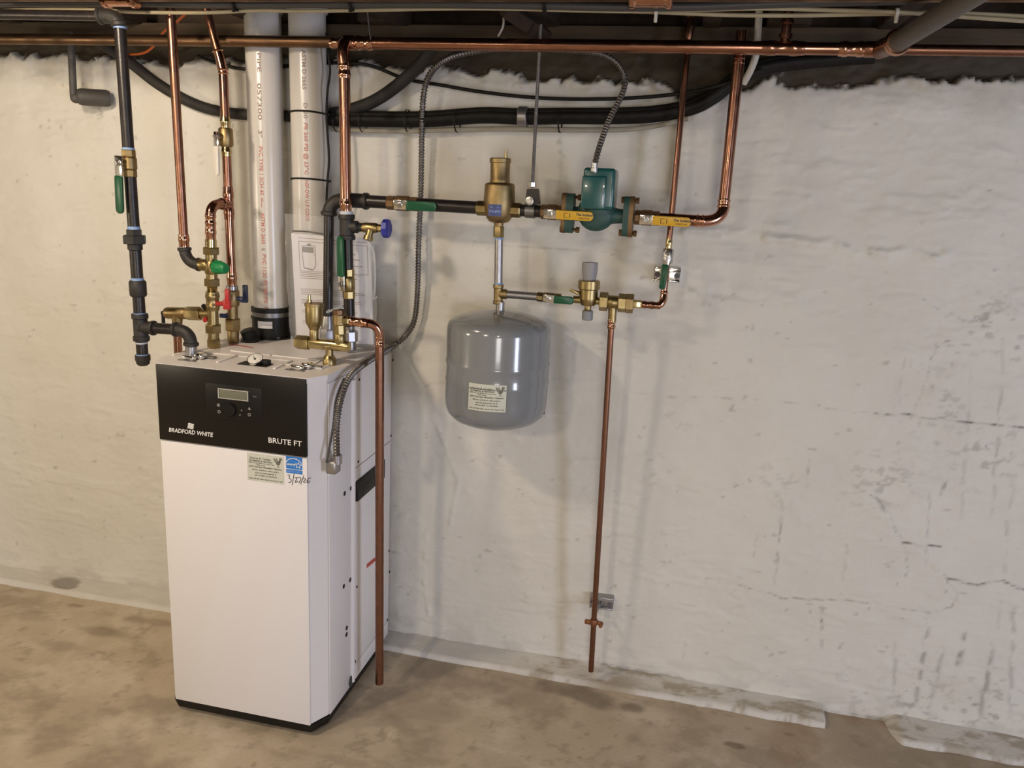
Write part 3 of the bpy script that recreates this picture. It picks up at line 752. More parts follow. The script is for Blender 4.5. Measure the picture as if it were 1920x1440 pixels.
st = card('contractor_sticker', fb, w_, h_, 'pale green paper business sticker under the black panel on the boiler front')
business_print(st, fb, w_, h_)
tl2, tr2, bl2 = fp(536, 854, FY - .005), fp(566.5, 858, FY - .005), fp(537, 885.5, FY - .005)
w2, h2 = tr2.x - tl2.x, tl2.z - bl2.z
fe = lambda u, v, e=0: V((tl2.x + u, FY - .0049 - e, tl2.z - h2 - .001 + v))
es = card('efficiency_sticker', fe, w2, h2, 'square blue efficiency sticker with white star logo on the boiler front', mt='sticker_blue')
g = G(); f = lambda u, v: fe(u * w2, v * h2, .0003)
arc = [(math.cos(t) * .52 + .48, math.sin(t) * .42 + .50) for t in [R(a) for a in range(12, 170, 8)]]
for (a, b), (c, d) in zip(arc[:-1], arc[1:]):
    g.quad(f(a, b), f(c, d), f(c - (c - .48) * .07, d - (d - .5) * .1), f(a - (a - .48) * .07, b - (b - .5) * .1))
star = []
for k in range(10):
    t = R(90 + 36 * k - 8); rr = .23 if k % 2 == 0 else .105; star.append((.76 + rr * math.cos(t), .52 + rr * math.sin(t)))
c0 = (.76, .52)
ring = []
for (a, b) in star: ring.append((a + (c0[0] - a) * .35, b + (c0[1] - b) * .35))
for k in range(10):
    a, b, c, d = star[k], star[(k + 1) % 10], ring[(k + 1) % 10], ring[k]
    g.quad(f(*a), f(*b), f(*c), f(*d))
vs, fs = text_geo('energy', .2, shear=.25, offset=.006); mx = max(v[0] for v in vs)
g.add([f(.04 + u * .56 / mx, .48 + v * 1.0) for u, v in vs], fs)
g.quad(f(0, .235), f(1, .235), f(1, .265), f(0, .265))
obj('star_logo', g, 'print_white', es, smooth=False)
g = put_text(G(), 'ENERGY STAR', lambda u, v: f(.05 + u, .07 + v), .125); obj('logo_lettering', g, 'sticker_pale_blue', es, smooth=False)
# date written in marker, drawn as pen strokes
g = G()
Z0 = fp(538, 905, FY - .005)
def stroke(pts, r=.0008):
    q = catmull([fp(455 + x / 14.222, 840 + y / 14.222, FY - .0048) for x, y in pts], 5)
    g.tube(q, r, 5)
stroke([(1200, 725), (1240, 715), (1255, 750), (1235, 800), (1285, 830), (1295, 880), (1260, 915), (1215, 920)])
stroke([(1370, 690), (1345, 850), (1322, 990)])
stroke([(1395, 800), (1425, 780), (1445, 815), (1400, 900), (1420, 915), (1480, 880)])
stroke([(1455, 790), (1520, 785), (1555, 815), (1530, 880), (1495, 935)])
stroke([(1630, 735), (1590, 850), (1545, 970)])
stroke([(1625, 830), (1660, 810), (1675, 845), (1620, 905), (1650, 915), (1690, 930)])
stroke([(1820, 795), (1765, 815), (1715, 880), (1735, 935), (1775, 915), (1770, 880), (1725, 890)])
obj('handwritten_date', g, 'marker_ink', boiler, label='date 3/27/26 handwritten in black marker')

# ================================================================== gas line, left of the boiler
GY = 1.735
L = Line((224.5, 45), (268.5, 684), GY)
gas = thing('gas_pipe', L.p(684), 'black iron gas pipe dropping left of the boiler with union, tee and capped drip leg', 'pipe')
L.seg(gas, 'pipe', 47, 282, 21.5, 'black_iron')
L.seg(gas, 'pipe', 331, 432, 21.5, 'black_iron')
L.seg(gas, 'pipe', 465, 530, 21.5, 'black_iron')
L.seg(gas, 'pipe', 550, 592, 21.5, 'black_iron')
L.seg(gas, 'nipple', 636, 668, 21.0, 'black_iron')
L.seg(gas, 'thread_sealant', 47.5, 54, 23.5, 'sealant_blue')
L.seg(gas, 'thread_sealant', 277, 282, 22.5, 'sealant_blue')
L.seg(gas, 'thread_sealant', 424.5, 431, 23, 'sealant_blue')
L.seg(gas, 'thread_sealant', 521, 526.5, 23, 'sealant_blue')
L.seg(gas, 'thread_sealant', 586.5, 589.5, 22.5, 'sealant_blue')
L.seg(gas, 'thread_sealant', 641, 644, 22, 'sealant_white')
L.seg(gas, 'thread_sealant', 663.5, 667, 23, 'sealant_blue')
L.seg(gas, 'union_collar', 430, 442, 27, 'malleable_iron', 'hex')
L.seg(gas, 'union_nut', 441, 457.5, 40, 'malleable_iron', 'hex')
L.seg(gas, 'union_collar', 457, 469, 26.5, 'malleable_iron', 'bev')
L.seg(gas, 'coupling', 525.5, 556, 30.5, 'malleable_iron', 'bev')
tee = L.seg(gas, 'tee', 588, 639, 29.5, 'malleable_iron', 'band')
L.seg(gas, 'end_cap', 665.5, 685, 27, 'malleable_iron', 'cap')
c = L.p(614); e = A(358, 619.5, GY); dn = A(358.5, 672, GY); dn.z = BT
hb = Line((262, 613.5), (360, 619.5), GY, rows=False)
hb.seg(gas, 'tee_branch', 264, 290, 28, 'malleable_iron', 'band')
hb.seg(gas, 'pipe', 286, 332, 21, 'black_iron')
r = size_at(23, e) / 2
elbow(gas, 'elbow', hb.p(328), e, e.lerp(dn, .52), r, 'malleable_iron', 1.22)
d2 = (dn - e).normalized()
obj('nipple', G().cyl(e.lerp(dn, .5), dn, size_at(21, dn) / 2), 'galvanized', gas)
ball_valve('gas_ball_valve', 'brass ball valve with long green lever on the black iron gas pipe', L, 281, 332, 27, (-.22, -1, 0), (-.04, 0, -1), 'grip_dark_green', .088, .024, body='brass_cast', lever_gap=.030, lift=1.75, grip_t=.007)
# ceiling run that feeds it
te = L.p(40)
t = thing('gas_supply_pipe', te, 'black iron gas pipe running along the ceiling to the left', 'pipe')
lf = A(-60, 26, GY); cn = A(216, 30, GY)
obj('pipe', G().cyl(lf, A(190, 30, GY), size_at(19, cn) / 2), 'black_iron', t)
elbow(t, 'elbow', A(188, 30, GY), cn + V((.008, 0, .002)), L.p(48), size_at(27, cn) / 2, 'malleable_iron', 1.15)

# ================================================================== domestic water group behind it
MY, HY = 1.872, 1.952
L = Line((320, 20), (344.5, 445), MY)
cold = thing('cold_water_pipe', A(395, 655, MY), 'long plain copper pipe meeting the mixing valve through a black iron elbow', 'pipe')
L.seg(cold, 'pipe', 10, 452, 16.6, 'copper_dull')
L.seg(cold, 'press_fitting', 439, 466, 20.5, 'copper_bright', 'press_top')
L.seg(cold, 'thread_sealant', 464, 468, 20, 'sealant_white')
e0 = L.p(467); ec = A(349, 494, MY); e1 = A(374, 496, MY)
elbow(cold, 'iron_elbow', e0, ec, e1, size_at(21, ec) / 2, 'malleable_iron', 1.2)

M = Line((395.3, 452), (401, 657), MY)
mix = thing('mixing_valve', M.p(657), 'brass thermostatic mixing valve stack with green knob on the boiler top', 'valve')
M.seg(mix, 'nipple', 449, 466, 21, 'brass_bright', 'cyl')
M.seg(mix, 'union_nut', 463.5, 477, 30, 'brass', 'hex')
M.seg(mix, 'valve_neck', 476, 492, 21, 'brass', 'cyl')
M.seg(mix, 'valve_body', 489, 514, 25, 'brass', 'bev')
M.seg(mix, 'valve_neck', 512, 525, 21, 'brass', 'cyl')
M.seg(mix, 'union_nut', 522.5, 536, 29, 'brass', 'hex')
M.seg(mix, 'nipple', 535, 549, 20, 'brass_bright', 'thread')
M.seg(mix, 'check_valve', 547, 582, 26, 'brass', 'press')
M.seg(mix, 'tee', 579, 610, 20, 'brass', 'cyl')
M.seg(mix, 'union_nut', 608, 624, 29, 'brass', 'hex')
M.seg(mix, 'nipple', 622, 637, 20, 'brass', 'cyl')
M.seg(mix, 'base_fitting', 635, 657, 24, 'brass', 'hex')
H_ = Line((372, 495.5), (398, 499), MY, rows=False)
H_.seg(mix, 'side_port', 371, 397, 23, 'brass', 'bev')
kn = A(404, 500, MY - .02); kd = V((.93, -.36, -.04)).normalized()
g = G().lathe(kn - kd * .012, kd, [(0, .010), (.012, .010)], 16); obj('knob_stem', g, 'brass', mix)
g = G(); kp = []
obj('adjusting_knob', G().lathe(kn, kd, [(0, .0150), (.004, .0185), (.014, .0180), (.040, .0130), (.043, .010)], 9), 'knob_green', mix, label='green ribbed adjusting knob')
# relief branch to the left
B_ = Line((306, 586.5), (398, 588.5), MY, rows=False)
rel = thing('dhw_relief_valve', A(332, 606, MY), 'small brass relief valve with dark lever feeding a copper drain tube beside the boiler', 'valve')
B_.seg(mix, 'tee_branch', 374, 398, 17, 'brass', 'cyl')
B_.seg(rel, 'union_nut', 350, 377, 24, 'brass', 'hex')
B_.seg(rel, 'valve_body', 311, 352, 22.5, 'brass_cast', 'bev')
p = B_.p(333); q = A(332, 609, MY)
obj('outlet', G().cyl(p, q, size_at(21, p) / 2, size_at(18, p) / 2), 'brass_cast', rel)
obj('test_lever', G().box(A(306, 595, MY), (.009, .006, .034), bevel=.002).cyl(A(304, 587, MY), A(313, 587, MY), .006), 'plastic_black', rel)
dr = thing('dhw_drain_tube', (q.x, q.y, .06), 'copper drain tube going down behind the gas elbow on the left side of the boiler', 'pipe')
obj('pipe', G().cyl(q + V((0, 0, .008)), (q.x - .008, q.y, .06), size_at(15, q) / 2), 'copper', dr)
obj('press_fitting', G().lathe(q + V((0, 0, .003)), (0, 0, -1), [(0, .0125), (.006, .014), (.012, .0125), (.024, .0125)], 18), 'copper_bright', dr)
# handles on the stack
obj('drain_stub', G().cyl(A(384, 601, MY - .012), A(387, 596, MY), .006), 'grip_red', mix)
obj('vent_stub', G().cyl(A(381, 573, MY - .01), A(386, 579, MY), .006), 'plastic_black', mix)
rp = A(425, 569, MY - .012)
obj('lever_stem', G().cyl(M.p(570), rp, .006), 'grip_red', mix)
obj('red_lever', G().box(A(426, 571, MY - .014), (.020, .012, .026), bevel=.003).box(A(426.5, 556, MY - .016), (.013, .010, .040), bevel=.003), 'grip_red', mix, label='red isolation lever')

# hot line
T0 = Line((388, 22), (408.5, 97), HY)
U = Line((418.5, 135), (434.5, 525), HY)
hot = thing('hot_water_pipe', A(437, 643, HY), 'copper pipe with kinked top and a looping press elbow above the mixing valve', 'pipe')
T0.seg(hot, 'pipe', 10, 99, 15.5, 'copper_dull')
k0, k1 = T0.p(96), U.p(139)
obj('offset_fitting', G().tube(bend(k0, A(414.5, 116, HY), k1), size_at(17.5, k0) / 2, 18).lathe(k0 - T0.d() * .003, T0.d(), [(0, .0115), (.003, .0142), (.006, .0115)], 18).lathe(k1 - U.d() * .014, U.d(), [(0, .0115), (.003, .0142), (.006, .0115), (.009, .0115), (.012, .0142), (.015, .0115)], 18), 'copper_bright', hot)
U.seg(hot, 'pipe', 139, 222, 16.8, 'copper')
U.seg(hot, 'press_fitting', 219, 243, 19.5, 'brass_bright', 'press_top')
U.seg(hot, 'press_fitting', 272, 293, 19.5, 'brass_bright', 'press_end')
U.seg(hot, 'pipe', 291, 352, 16.5, 'copper')
U.seg(hot, 'tee', 350, 412, 20, 'copper', 'press')
U.seg(hot, 'pipe', 410, 514, 16, 'copper')
U.seg(hot, 'press_fitting', 511, 537, 19.5, 'copper_bright', 'press_top')
ball_valve('hot_shutoff_valve', 'brass ball valve with white lever on the kinked copper pipe', U, 240, 275, 26.5, (-.25, -1, 0), (-.03, 0, -1), 'grip_white', .074, .0175, body='brass_cast', lever_gap=.024, lift=1.75, ends=False, grip_t=.006)
# elbow from the tee to the top of the mixing stack
tc = U.p(383); ea = A(395.5, 381, MY); eb = A(395, 405, MY)
tin = tc.lerp(ea, .25)
obj('elbow', G().cyl(tc, tin, size_at(19, tc) / 2).tube(bend(tin, ea + V((-.002, -.002, .002)), eb), size_at(19, ea) / 2, 18).lathe(tin.lerp(ea, .12), ea - tin, [(0, .0115), (.003, .0152), (.007, .0152), (.010, .0115)], 18), 'copper', hot)
E_ = Line((394.6, 398), (395.3, 452), MY)
E_.seg(hot, 'press_fitting', 399, 424, 20.5, 'copper_bright', 'press')
E_.seg(hot, 'press_fitting', 424, 452, 20.5, 'copper_bright', 'press_top')
W_ = Line((435, 535), (437.5, 643), HY)
iso = thing('hot_isolation_valve', W_.p(643), 'brass isolation valve with dark blue levers next to the vent boot', 'valve')
W_.seg(iso, 'collar', 535, 545, 22, 'galvanized', 'bev')
W_.seg(iso, 'valve_body', 543, 574, 26, 'brass_cast', 'bev')
W_.seg(iso, 'tailpiece', 572, 600, 18.5, 'brass_cast', 'cyl')
W_.seg(iso, 'union_nut', 597, 619, 28, 'brass_cast', 'hex')
W_.seg(iso, 'base_fitting', 617, 642, 20.5, 'brass_cast', 'bev')
obj('lever_stem', G().cyl(W_.p(560), A(452, 560, HY - .005), .006), 'grip_navy', iso)
obj('blue_lever', G().box(A(457.5, 562, HY - .006), (.022, .010, .016), bevel=.003).box(A(460, 550, HY - .008), (.014, .010, .046), bevel=.003), 'grip_navy', iso, label='dark blue isolation lever')
obj('drain_lever', G().box(A(419, 592, HY - .01), (.022, .008, .012), bevel=.002).cyl(A(424, 590, HY - .008), W_.p(590), .005), 'grip_navy', iso)

# ================================================================== vent pipes
VY = 2.085
def cyl_text(g, s, C0, ax, r, size, ang0, start, end, **kw):
    """lettering wrapped round a pipe, reading downwards along ax"""
    vs, fs = text_geo(s, size, **kw); mx = max(v[0] for v in vs); L_ = (end - start)
    fr = V((-C0.x, -C0.y, 0)).normalized()         # direction of the room
    rtv = V((-fr.y, fr.x, 0))
    out = []
    for u, v in vs:
        a = ang0 + v / r
        out.append(C0 + ax * (start + u * L_ / mx) + (fr * math.cos(a) + rtv * math.sin(a)) * (r + .0003))
    g.add(out, fs)
def vent(name, top, bot, yd, w, label, words):
    Lv = Line(top, bot, yd); B0 = Lv.B.copy(); B0.z = BT; ax = Lv.d(); r = size_at(w, Lv.p(350)) / 2
    up = Lv.p(-70)
    t = thing(name, B0, label, 'pipe')
    pipe = obj('pipe', G().lathe(up, B0 - up, [(0, r), ((B0 - up).length - .002, r)], 40), 'pvc', t)
    cp = Lv.p(-30); ce = Lv.p(32)
    obj('coupling', G().lathe(cp, ce - cp, [(0, r * 1.12), ((ce - cp).length - .004, r * 1.12), ((ce - cp).length, r * 1.06)], 40), 'pvc', t)
    for i, (s, y0, y1, ang, mt) in enumerate(words):
        g = G(); q0 = Lv.p(y0); q1 = Lv.p(y1)
        cyl_text(g, s, q0, (q1 - q0).normalized(), r, .0145, ang, 0, (q1 - q0).length, offset=.0003)
        obj('printed_lettering', g, mt, pipe, smooth=False)
    return t, Lv, r
v1, LV1, rv = vent('exhaust_vent_pipe', (494.5, 100), (509.5, 632), VY, 65, 'white plastic vent pipe rising from the black rubber boot on the boiler', [('PIPE', 104, 140, -.36, 'print_dim'), ('057300', 160, 228, -.40, 'print_dim'), ('3"', 246, 260, -.42, 'print_dim'), ('PVC TYPE 1 SCH 40', 276, 366, -.42, 'print_red'), ('=--', 370, 388, -.42, 'print_red'), ('ASTM D 2665', 398, 456, -.42, 'print_red'), ('&', 463, 468, -.42, 'print_dim'), ('PVC 1120', 474, 518, -.40, 'print_red'), ('PE 280 PSI', 522, 564, -.38, 'print_red'), ('B', 571, 577, -.36, 'print_red')])
v2, LV2, rv2 = vent('air_intake_pipe', (577, 100), (587, 640), VY + .003, 66, 'white plastic intake pipe partly covered by the bagged manual', [('- ASTM D 2665', 92, 172, -.32, 'print_dim'), ('D 20', 196, 225, -.28, 'print_dim'), ('PR 260 PSI @ 23°C', 233, 328, -.28, 'print_red'), ('NSF-DW U P CODE', 338, 414, -.28, 'print_red')])
# grey smudge near the foot of the exhaust pipe
pm = MATS['pvc'].copy(); pm.name = 'pvc_smudged'; nt = pm.node_tree; bs_ = nt.nodes['Principled BSDF']
src = bs_.inputs['Base Color'].links[0].from_socket; geo = N(nt, 'ShaderNodeNewGeometry'); acc = None
for (sx_, sy_, rad_) in ((492, 540, .030), (503, 552, .022), (482, 402, .020)):
    c_ = A(sx_, sy_, VY - rv); ds = N(nt, 'ShaderNodeVectorMath', operation='DISTANCE'); ds.inputs[1].default_value = c_
    nt.links.new(geo.outputs['Position'], ds.inputs[0]); mr_ = N(nt, 'ShaderNodeMapRange'); mr_.inputs[1].default_value = rad_; mr_.inputs[2].default_value = rad_ * .3; mr_.inputs[3].default_value = 0; mr_.inputs[4].default_value = 1.25
    nt.links.new(ds.outputs['Value'], mr_.inputs[0])
    if acc is None: acc = mr_.outputs[0]
    else:
        mm = N(nt, 'ShaderNodeMath', operation='MAXIMUM'); nt.links.new(acc, mm.inputs[0]); nt.links.new(mr_.outputs[0], mm.inputs[1]); acc = mm.outputs[0]
nz = N(nt, 'ShaderNodeTexNoise'); nz.inputs['Scale'].default_value = 55; nt.links.new(geo.outputs['Position'], nz.inputs['Vector'])
mm = N(nt, 'ShaderNodeMath', operation='MULTIPLY'); nt.links.new(acc, mm.inputs[0]); nt.links.new(nz.outputs['Fac'], mm.inputs[1])
mx = N(nt, 'ShaderNodeMix', data_type='RGBA'); nt.links.new(mm.outputs[0], mx.inputs['Factor']); nt.links.new(src, mx.inputs['A']); mx.inputs['B'].default_value = (.09, .08, .07, 1)
nt.links.new(mx.outputs['Result'], bs_.inputs['Base Color'])
for ch in v1.children:
    if ch.name.startswith('pipe'): ch.data.materials[0] = pm
bt = thing('vent_boot', AZ(510, 632, BT), 'black rubber vent boot with steel clamp and white label at the pipe foot', 'boot')
LV1.seg(bt, 'rubber_lip', 574, 584, 72, 'rubber', 'bev', n=36)
LV1.seg(bt, 'clamp_band', 583, 593, 69, 'steel_grey', 'cyl', n=36)
LV1.seg(bt, 'rubber_ring', 591, 596, 73, 'rubber', 'bev', n=36)
LV1.seg(bt, 'rubber_body', 595, 632, 69, 'rubber', 'cyl', n=36)
LV1.seg(bt, 'flange', 628, 634, 84, 'plastic_black', 'cyl', n=36)
lq = LV1.p(604); fr = V((-lq.x, -lq.y, 0)).normalized(); rtv = V((-fr.y, fr.x, 0)); rr = size_at(69, lq) / 2 + .0006
fl = lambda u, v, e=0: lq + (fr * math.cos(-.75 + u / rr) + rtv * math.sin(-.75 + u / rr)) * (rr + e) + V((0, 0, -.010 + v))
cl = card('boot_label', fl, .043, .020, None, parent=bt, mt='paper')
g = put_text(G(), 'WARNING', lambda u, v: fl(u + .009, v + .008, .0004), .007); obj('printing', g, 'print_dim', cl, smooth=False)
for q in ((462, 632), (547, 635), (522, 637)):
    p = AZ(*q, BT); obj('flange_screw', G().lathe(p, (0, 0, 1), [(0, .007), (.007, .006), (.009, .003)], 8), 'steel_grey', bt)
# cable ties and thin black wire on the intake pipe
for y, x0 in ((214, 545), (338, 548)):
    q = LV2.p(y); ax = LV2.d(); fr = V((-q.x, -q.y, 0)).normalized()
    u, v, d = basis(ax); ti = [q + (u * math.cos(a) + v * math.sin(a)) * (rv2 + .0015) + Z_ * (.004 * math.cos(a)) for a in [2 * math.pi * k / 40 for k in range(41)]]
    rtv = V((-fr.y, fr.x, 0)); hd = q + (fr * .25 + rtv * .97) * (rv2 + .004)
    obj('cable_tie', G().tube(ti, .0026, 6).box(hd, (.009, .009, .007), bevel=.001), 'cable_black', None, 'black cable tie round the %s of the intake pipe' % ('upper part' if y < 250 else 'middle'), 'cable tie')
pts = [A(612, 62, VY - .03), A(616, 105, VY - .03), A(619, 135, VY - .025), A(614, 170, VY - .03), A(612, 215, VY - .02), A(614, 250, VY - .02), A(617, 300, VY - .02), A(614, 338, VY - .025), A(612, 380, VY - .02)]
obj('sensor_wire', G().tube(catmull(pts, 6), .0032, 8), 'cable_black', None, 'thin black wire tied down the right side of the intake pipe', 'wire')

# ================================================================== manual in a plastic bag
my = 2.030
man = thing('manual', A(625, 648, my), 'boiler manual in a clear plastic bag hung on the intake pipe', 'manual')
tl, tr, br_, bl_ = A(546, 437, my), A(693, 448, my), A(699, 646, my), A(557, 640, my)
nrm = (tr - tl).cross(bl_ - tl).normalized()
if nrm.y > 0: nrm = -nrm
def mp(u, v, e=0): return (tl * (1 - u) + tr * u) * (1 - v) + (bl_ * (1 - u) + br_ * u) * v + nrm * e
bk = obj('booklet', G().prism([mp(0, 0), mp(1, 0), mp(1, 1), mp(0, 1)], -nrm * .008), 'paper', man, smooth=False)
g = G()
def mrect(u0, v0, u1, v1): g.quad(mp(u0, v0, .0005), mp(u1, v0, .0005), mp(u1, v1, .0005), mp(u0, v1, .0005))
for v in (.035, .065, .335): mrect(.09, v, .97, v + .005)
mrect(.09, .065, .096, .335); mrect(.965, .065, .971, .335)
rs = random.Random(3)
for k, v in enumerate([.35, .366, .382, .40, .50, .516, .532, .548, .60, .616, .632, .70, .716, .80, .816]):
    mrect(.09, v, .93 - rs.random() * .25, v + .005)
for k, v in enumerate([.15, .20, .26]): mrect(.74, v, .74 + .12 * rs.random() + .06, v + .008)
obj('printed_lines', g, 'print_dim', bk, smooth=False)
g = G()      # picture of the boiler on the cover
def mpoly(pts, e=.0006): g.add([mp(u, v, e) for u, v in pts], [tuple(range(len(pts)))])
mpoly([(.13, .115), (.28, .115), (.28, .165), (.13, .165)]); mpoly([(.20, .085), (.25, .085), (.25, .105), (.20, .105)]); mpoly([(.13, .105), (.30, .098), (.30, .102), (.13, .110)])
for a, b in (((.13, .165), (.145, .31)), ((.145, .31), (.26, .325)), ((.26, .325), (.30, .28)), ((.30, .28), (.30, .10)), ((.145, .305), (.26, .32))):
    g.tube([mp(*a, .0006), mp(*b, .0006)], .0008, 4)
mpoly([(.28, .178), (.292, .174), (.292, .182), (.28, .186)])
obj('cover_picture', g, 'print_grey', bk, smooth=False)
# bag film standing off the booklet, with its hanging top folded round the pipe
def film(u, v): 
    return mp(u, v, .006 + .004 * math.sin(9 * u + 4 * v) + .003 * math.sin(17 * v))
us = [-.07 + 1.14 * i / 20 for i in range(21)]; vs_ = [-.17 + 1.19 * j / 20 for j in range(21)]
g = G(); g.add([film(u, v) for u in us for v in vs_], [(i * 21 + j, (i + 1) * 21 + j, (i + 1) * 21 + j + 1, i * 21 + j + 1) for i in range(20) for j in range(20)])
obj('plastic_bag', g, 'bag_film', man)
pb_ = [A(690, 452, my - .012), A(700, 470, my - .014), A(703, 500, my - .013), A(703, 540, my - .014), A(700, 560, my - .012), A(708, 556, my - .014)]
obj('bag_crease', G().tube(catmull(pb_, 6), .0022, 6), 'bag_film', man)
obj('bag_tie', G().tube(catmull([A(549, 433, my - .008), A(575, 434, my - .010), A(605, 438, my - .009)], 6), .0022, 6), 'steel_grey', man)

# ================================================================== copper main under the ceiling
MAINY = 2.0
main = thing('copper_main_pipe', A(960, 86, MAINY), 'long copper main pipe running across under the ceiling joists', 'pipe')
ml = Line((-60, 72.5), (640, 79), MAINY, rows=False); mr = Line((640, 80.5), (1990, 97), MAINY, rows=False)
ml.seg(main, 'pipe', -60, 625, 20, 'copper_old')
mr.seg(main, 'pipe', 680, 1450, 23.5, 'copper')
mr.seg(main, 'pipe', 1440, 1640, 23, 'copper')
mr.seg(main, 'pipe', 1690, 1990, 20, 'copper_dull')
mr.seg(main, 'coupling', 617, 640, 23, 'copper_bright', 'press')
mr.seg(main, 'tee', 636, 668, 27, 'copper', 'bev')
mr.seg(main, 'coupling', 664, 702, 26.5, 'copper_bright', 'press')
mr.seg(main, 'coupling', 1428, 1508, 27.5, 'copper', 'press')
mr.seg(main, 'coupling', 1572, 1625, 28.5, 'copper_bright', 'press')
mr.seg(main, 'tee', 1618, 1665, 29, 'copper', 'bev')
# stub rising from the coupling
q = mr.p(1470)
obj('riser_stub', G().lathe(q, (0, 0, 1), [(0, .011), (.02, .011), (.021, .015), (.03, .015), (.031, .011), (.05, .011), (.051, .015), (.058, .015), (.06, .012), (.10, .012)], 16), 'copper', main)
# grey branch coming towards the viewer
b0 = mr.p(1650); b1 = A(1668, 86, MAINY - .06); b2 = A(1712, 66, MAINY - .20); b3 = A(1850, -25, 1.52)
br = thing('branch_pipe', b1, 'thick grey-brown branch pipe slanting towards the viewer from the copper main', 'pipe')
rb = size_at(42, b2) / 2
obj('reducer', G().cyl(b0, b1.lerp(b2, .35), .020, .021, 24), 'copper_dull', br)
obj('collar', G().lathe(b1.lerp(b2, .28), b2 - b1, [(0, .022), (.004, .026), (.010, .027), (.016, .026), (.02, .024)], 26), 'copper_bright', br)
obj('pipe', G().cyl(b1.lerp(b2, .35), b3, rb * .92, rb * .92, 28), 'insulated_pipe', br)

# supply riser from the boiler to the main
SY = 1.975
L = Line((645.5, 118), (648.5, 400), SY)
sup = thing('supply_riser', L.p(400), 'short vertical copper pipe joining the copper main above the boiler supply tee', 'pipe')
m0 = mr.p(652); r = size_at(21, L.p(250)) / 2
obj('elbow', G().tube(bend(m0, m0 + V((-.004, -.030, .004)), L.p(124), 16), r * 1.06, 20), 'copper', sup)
L.seg(sup, 'press_fitting', 117, 147, 24.5, 'copper_bright', 'press')
L.seg(sup, 'pipe', 145, 380, 21, 'copper')
L.seg(sup, 'press_fitting', 373, 398, 24.5, 'copper_bright', 'press_top')
L = Line((649.5, 395), (657, 655), SY)
bs = thing('boiler_supply_pipe', AZ(657, 655, BT), 'black iron pipe with side tee standing between copper riser and boiler top', 'pipe')
L.seg(bs, 'thread_sealant', 396, 403, 25, 'sealant_white')
L.seg(bs, 'tee', 402, 450, 31, 'malleable_iron', 'band')
L.seg(bs, 'pipe', 448, 508, 20.5, 'black_iron')
L.seg(bs, 'nipple', 558, 612, 20.5, 'black_iron')
L.seg(bs, 'union_collar', 600, 622, 19, 'galvanized', 'bev')
L.seg(bs, 'union_nut', 620, 640, 27, 'galvanized', 'hex', n=8)
L.seg(bs, 'base_fitting', 638, 657, 22, 'galvanized', 'bev')
ball_valve('supply_ball_valve', 'brass ball valve with raised green lever in front of the manual', L, 504, 560, 24, (-.50, -.86, 0), (-.02, 0, 1), 'grip_green', .105, .026, body='brass', lever_gap=.020, lift=1.3)
# drain cock with blue wheel
D_ = Line((662, 425.5), (735, 429), SY, rows=False)
dc = thing('boiler_drain_cock', D_.p(690), 'brass drain cock with small blue handwheel on the black supply tee', 'valve')
D_.seg(dc, 'iron_branch', 655, 672, 23, 'malleable_iron', 'bev')
D_.seg(dc, 'shank', 670, 682, 17, 'malleable_iron', 'thread')
D_.seg(dc, 'cock_body', 680, 708, 19, 'brass', 'bev')
D_.seg(dc, 'packing_nut', 705, 716, 13, 'brass', 'hex')
D_.seg(dc, 'spindle', 714, 721, 5, 'brass', 'cyl')
D_.seg(dc, 'handwheel', 719, 730, 35, 'wheel_blue', 'bev', n=9)
p = D_.p(696); sd = V((-.15, -.30, -.93)).normalized()
obj('spout', G().lathe(p, sd, [(0, .011), (.022, .010), (.023, .0125), (.034, .0125), (.0345, .008)], 16), 'brass', dc)

# ================================================================== return line with air separator and pump
RY, LY = 1.995, 2.02
L = Line((617, 395), (614, 652), RY)
ret = thing('boiler_return_pipe', AZ(614, 652, BT), 'black iron pipe with big elbow at its top, directly left of the raised green lever', 'pipe')
L.seg(ret, 'pipe', 398, 602, 19, 'black_iron')
L.seg(ret, 'bell_reducer', 592, 618, 25, 'galvanized', 'taper_up')
L.seg(ret, 'union_nut', 616, 650, 28, 'galvanized', 'hex', n=8)
P = Line((640, 374.5), (1325, 415), LY, rows=False)
ec = A(618, 373, RY)
elbow(ret, 'elbow', L.p(402), ec, A(652, 375, LY - .008), size_at(26, ec) / 2, 'malleable_iron', 1.2)
run = thing('pump_loop_pipe', P.p(850), 'horizontal dark iron pipe carrying the air separator in front of the wall', 'pipe')
P.seg(run, 'iron_collar', 650, 690, 31, 'malleable_iron', 'band')
P.seg(run, 'pipe', 684, 732, 23.5, 'black_iron')
P.seg(run, 'pipe', 778, 905, 23.5, 'black_iron')
P.seg(run, 'nipple', 968, 1020, 22.5, 'black_iron')
ball_valve('return_ball_valve', 'brass ball valve with horizontal green lever on the dark iron pipe', P, 727, 784, 28, (.0, -1, -.15), (1, 0, 0), 'grip_green', .082, .024, body='rust_flange', lever_gap=.018, lift=1.25)

# air separator
cx = P.p(935); S_ = Line((938.5, 290), (934.5, 448), LY)
air = thing('air_separator', S_.p(443), 'brass air separator with tall cap and blue badge above the grey tank', 'air separator')
def sz(w): return size_at(w, cx) / 2
up = (S_.A - S_.B).normalized(); c0 = S_.p(443)
def hgt(y): return (S_.p(y) - c0).length
prof = [(425, 17), (418, 19), (416, 36), (410, 46), (402, 53), (388, 58), (376, 59), (362, 57), (349, 56), (346, 55), (344, 51), (342.5, 42)]
obj('separator_body', G().lathe(c0, up, [(hgt(y), sz(w)) for y, w in prof], 32), 'brass_cast', air)
obj('vent_cap', G().lathe(c0, up, [(hgt(343), sz(37)), (hgt(336), sz(37)), (hgt(335), sz(36)), (hgt(306), sz(36.5)), (hgt(305), sz(39.5)), (hgt(298), sz(39.5)), (hgt(296.5), sz(37))], 28), 'brass_cast', air)
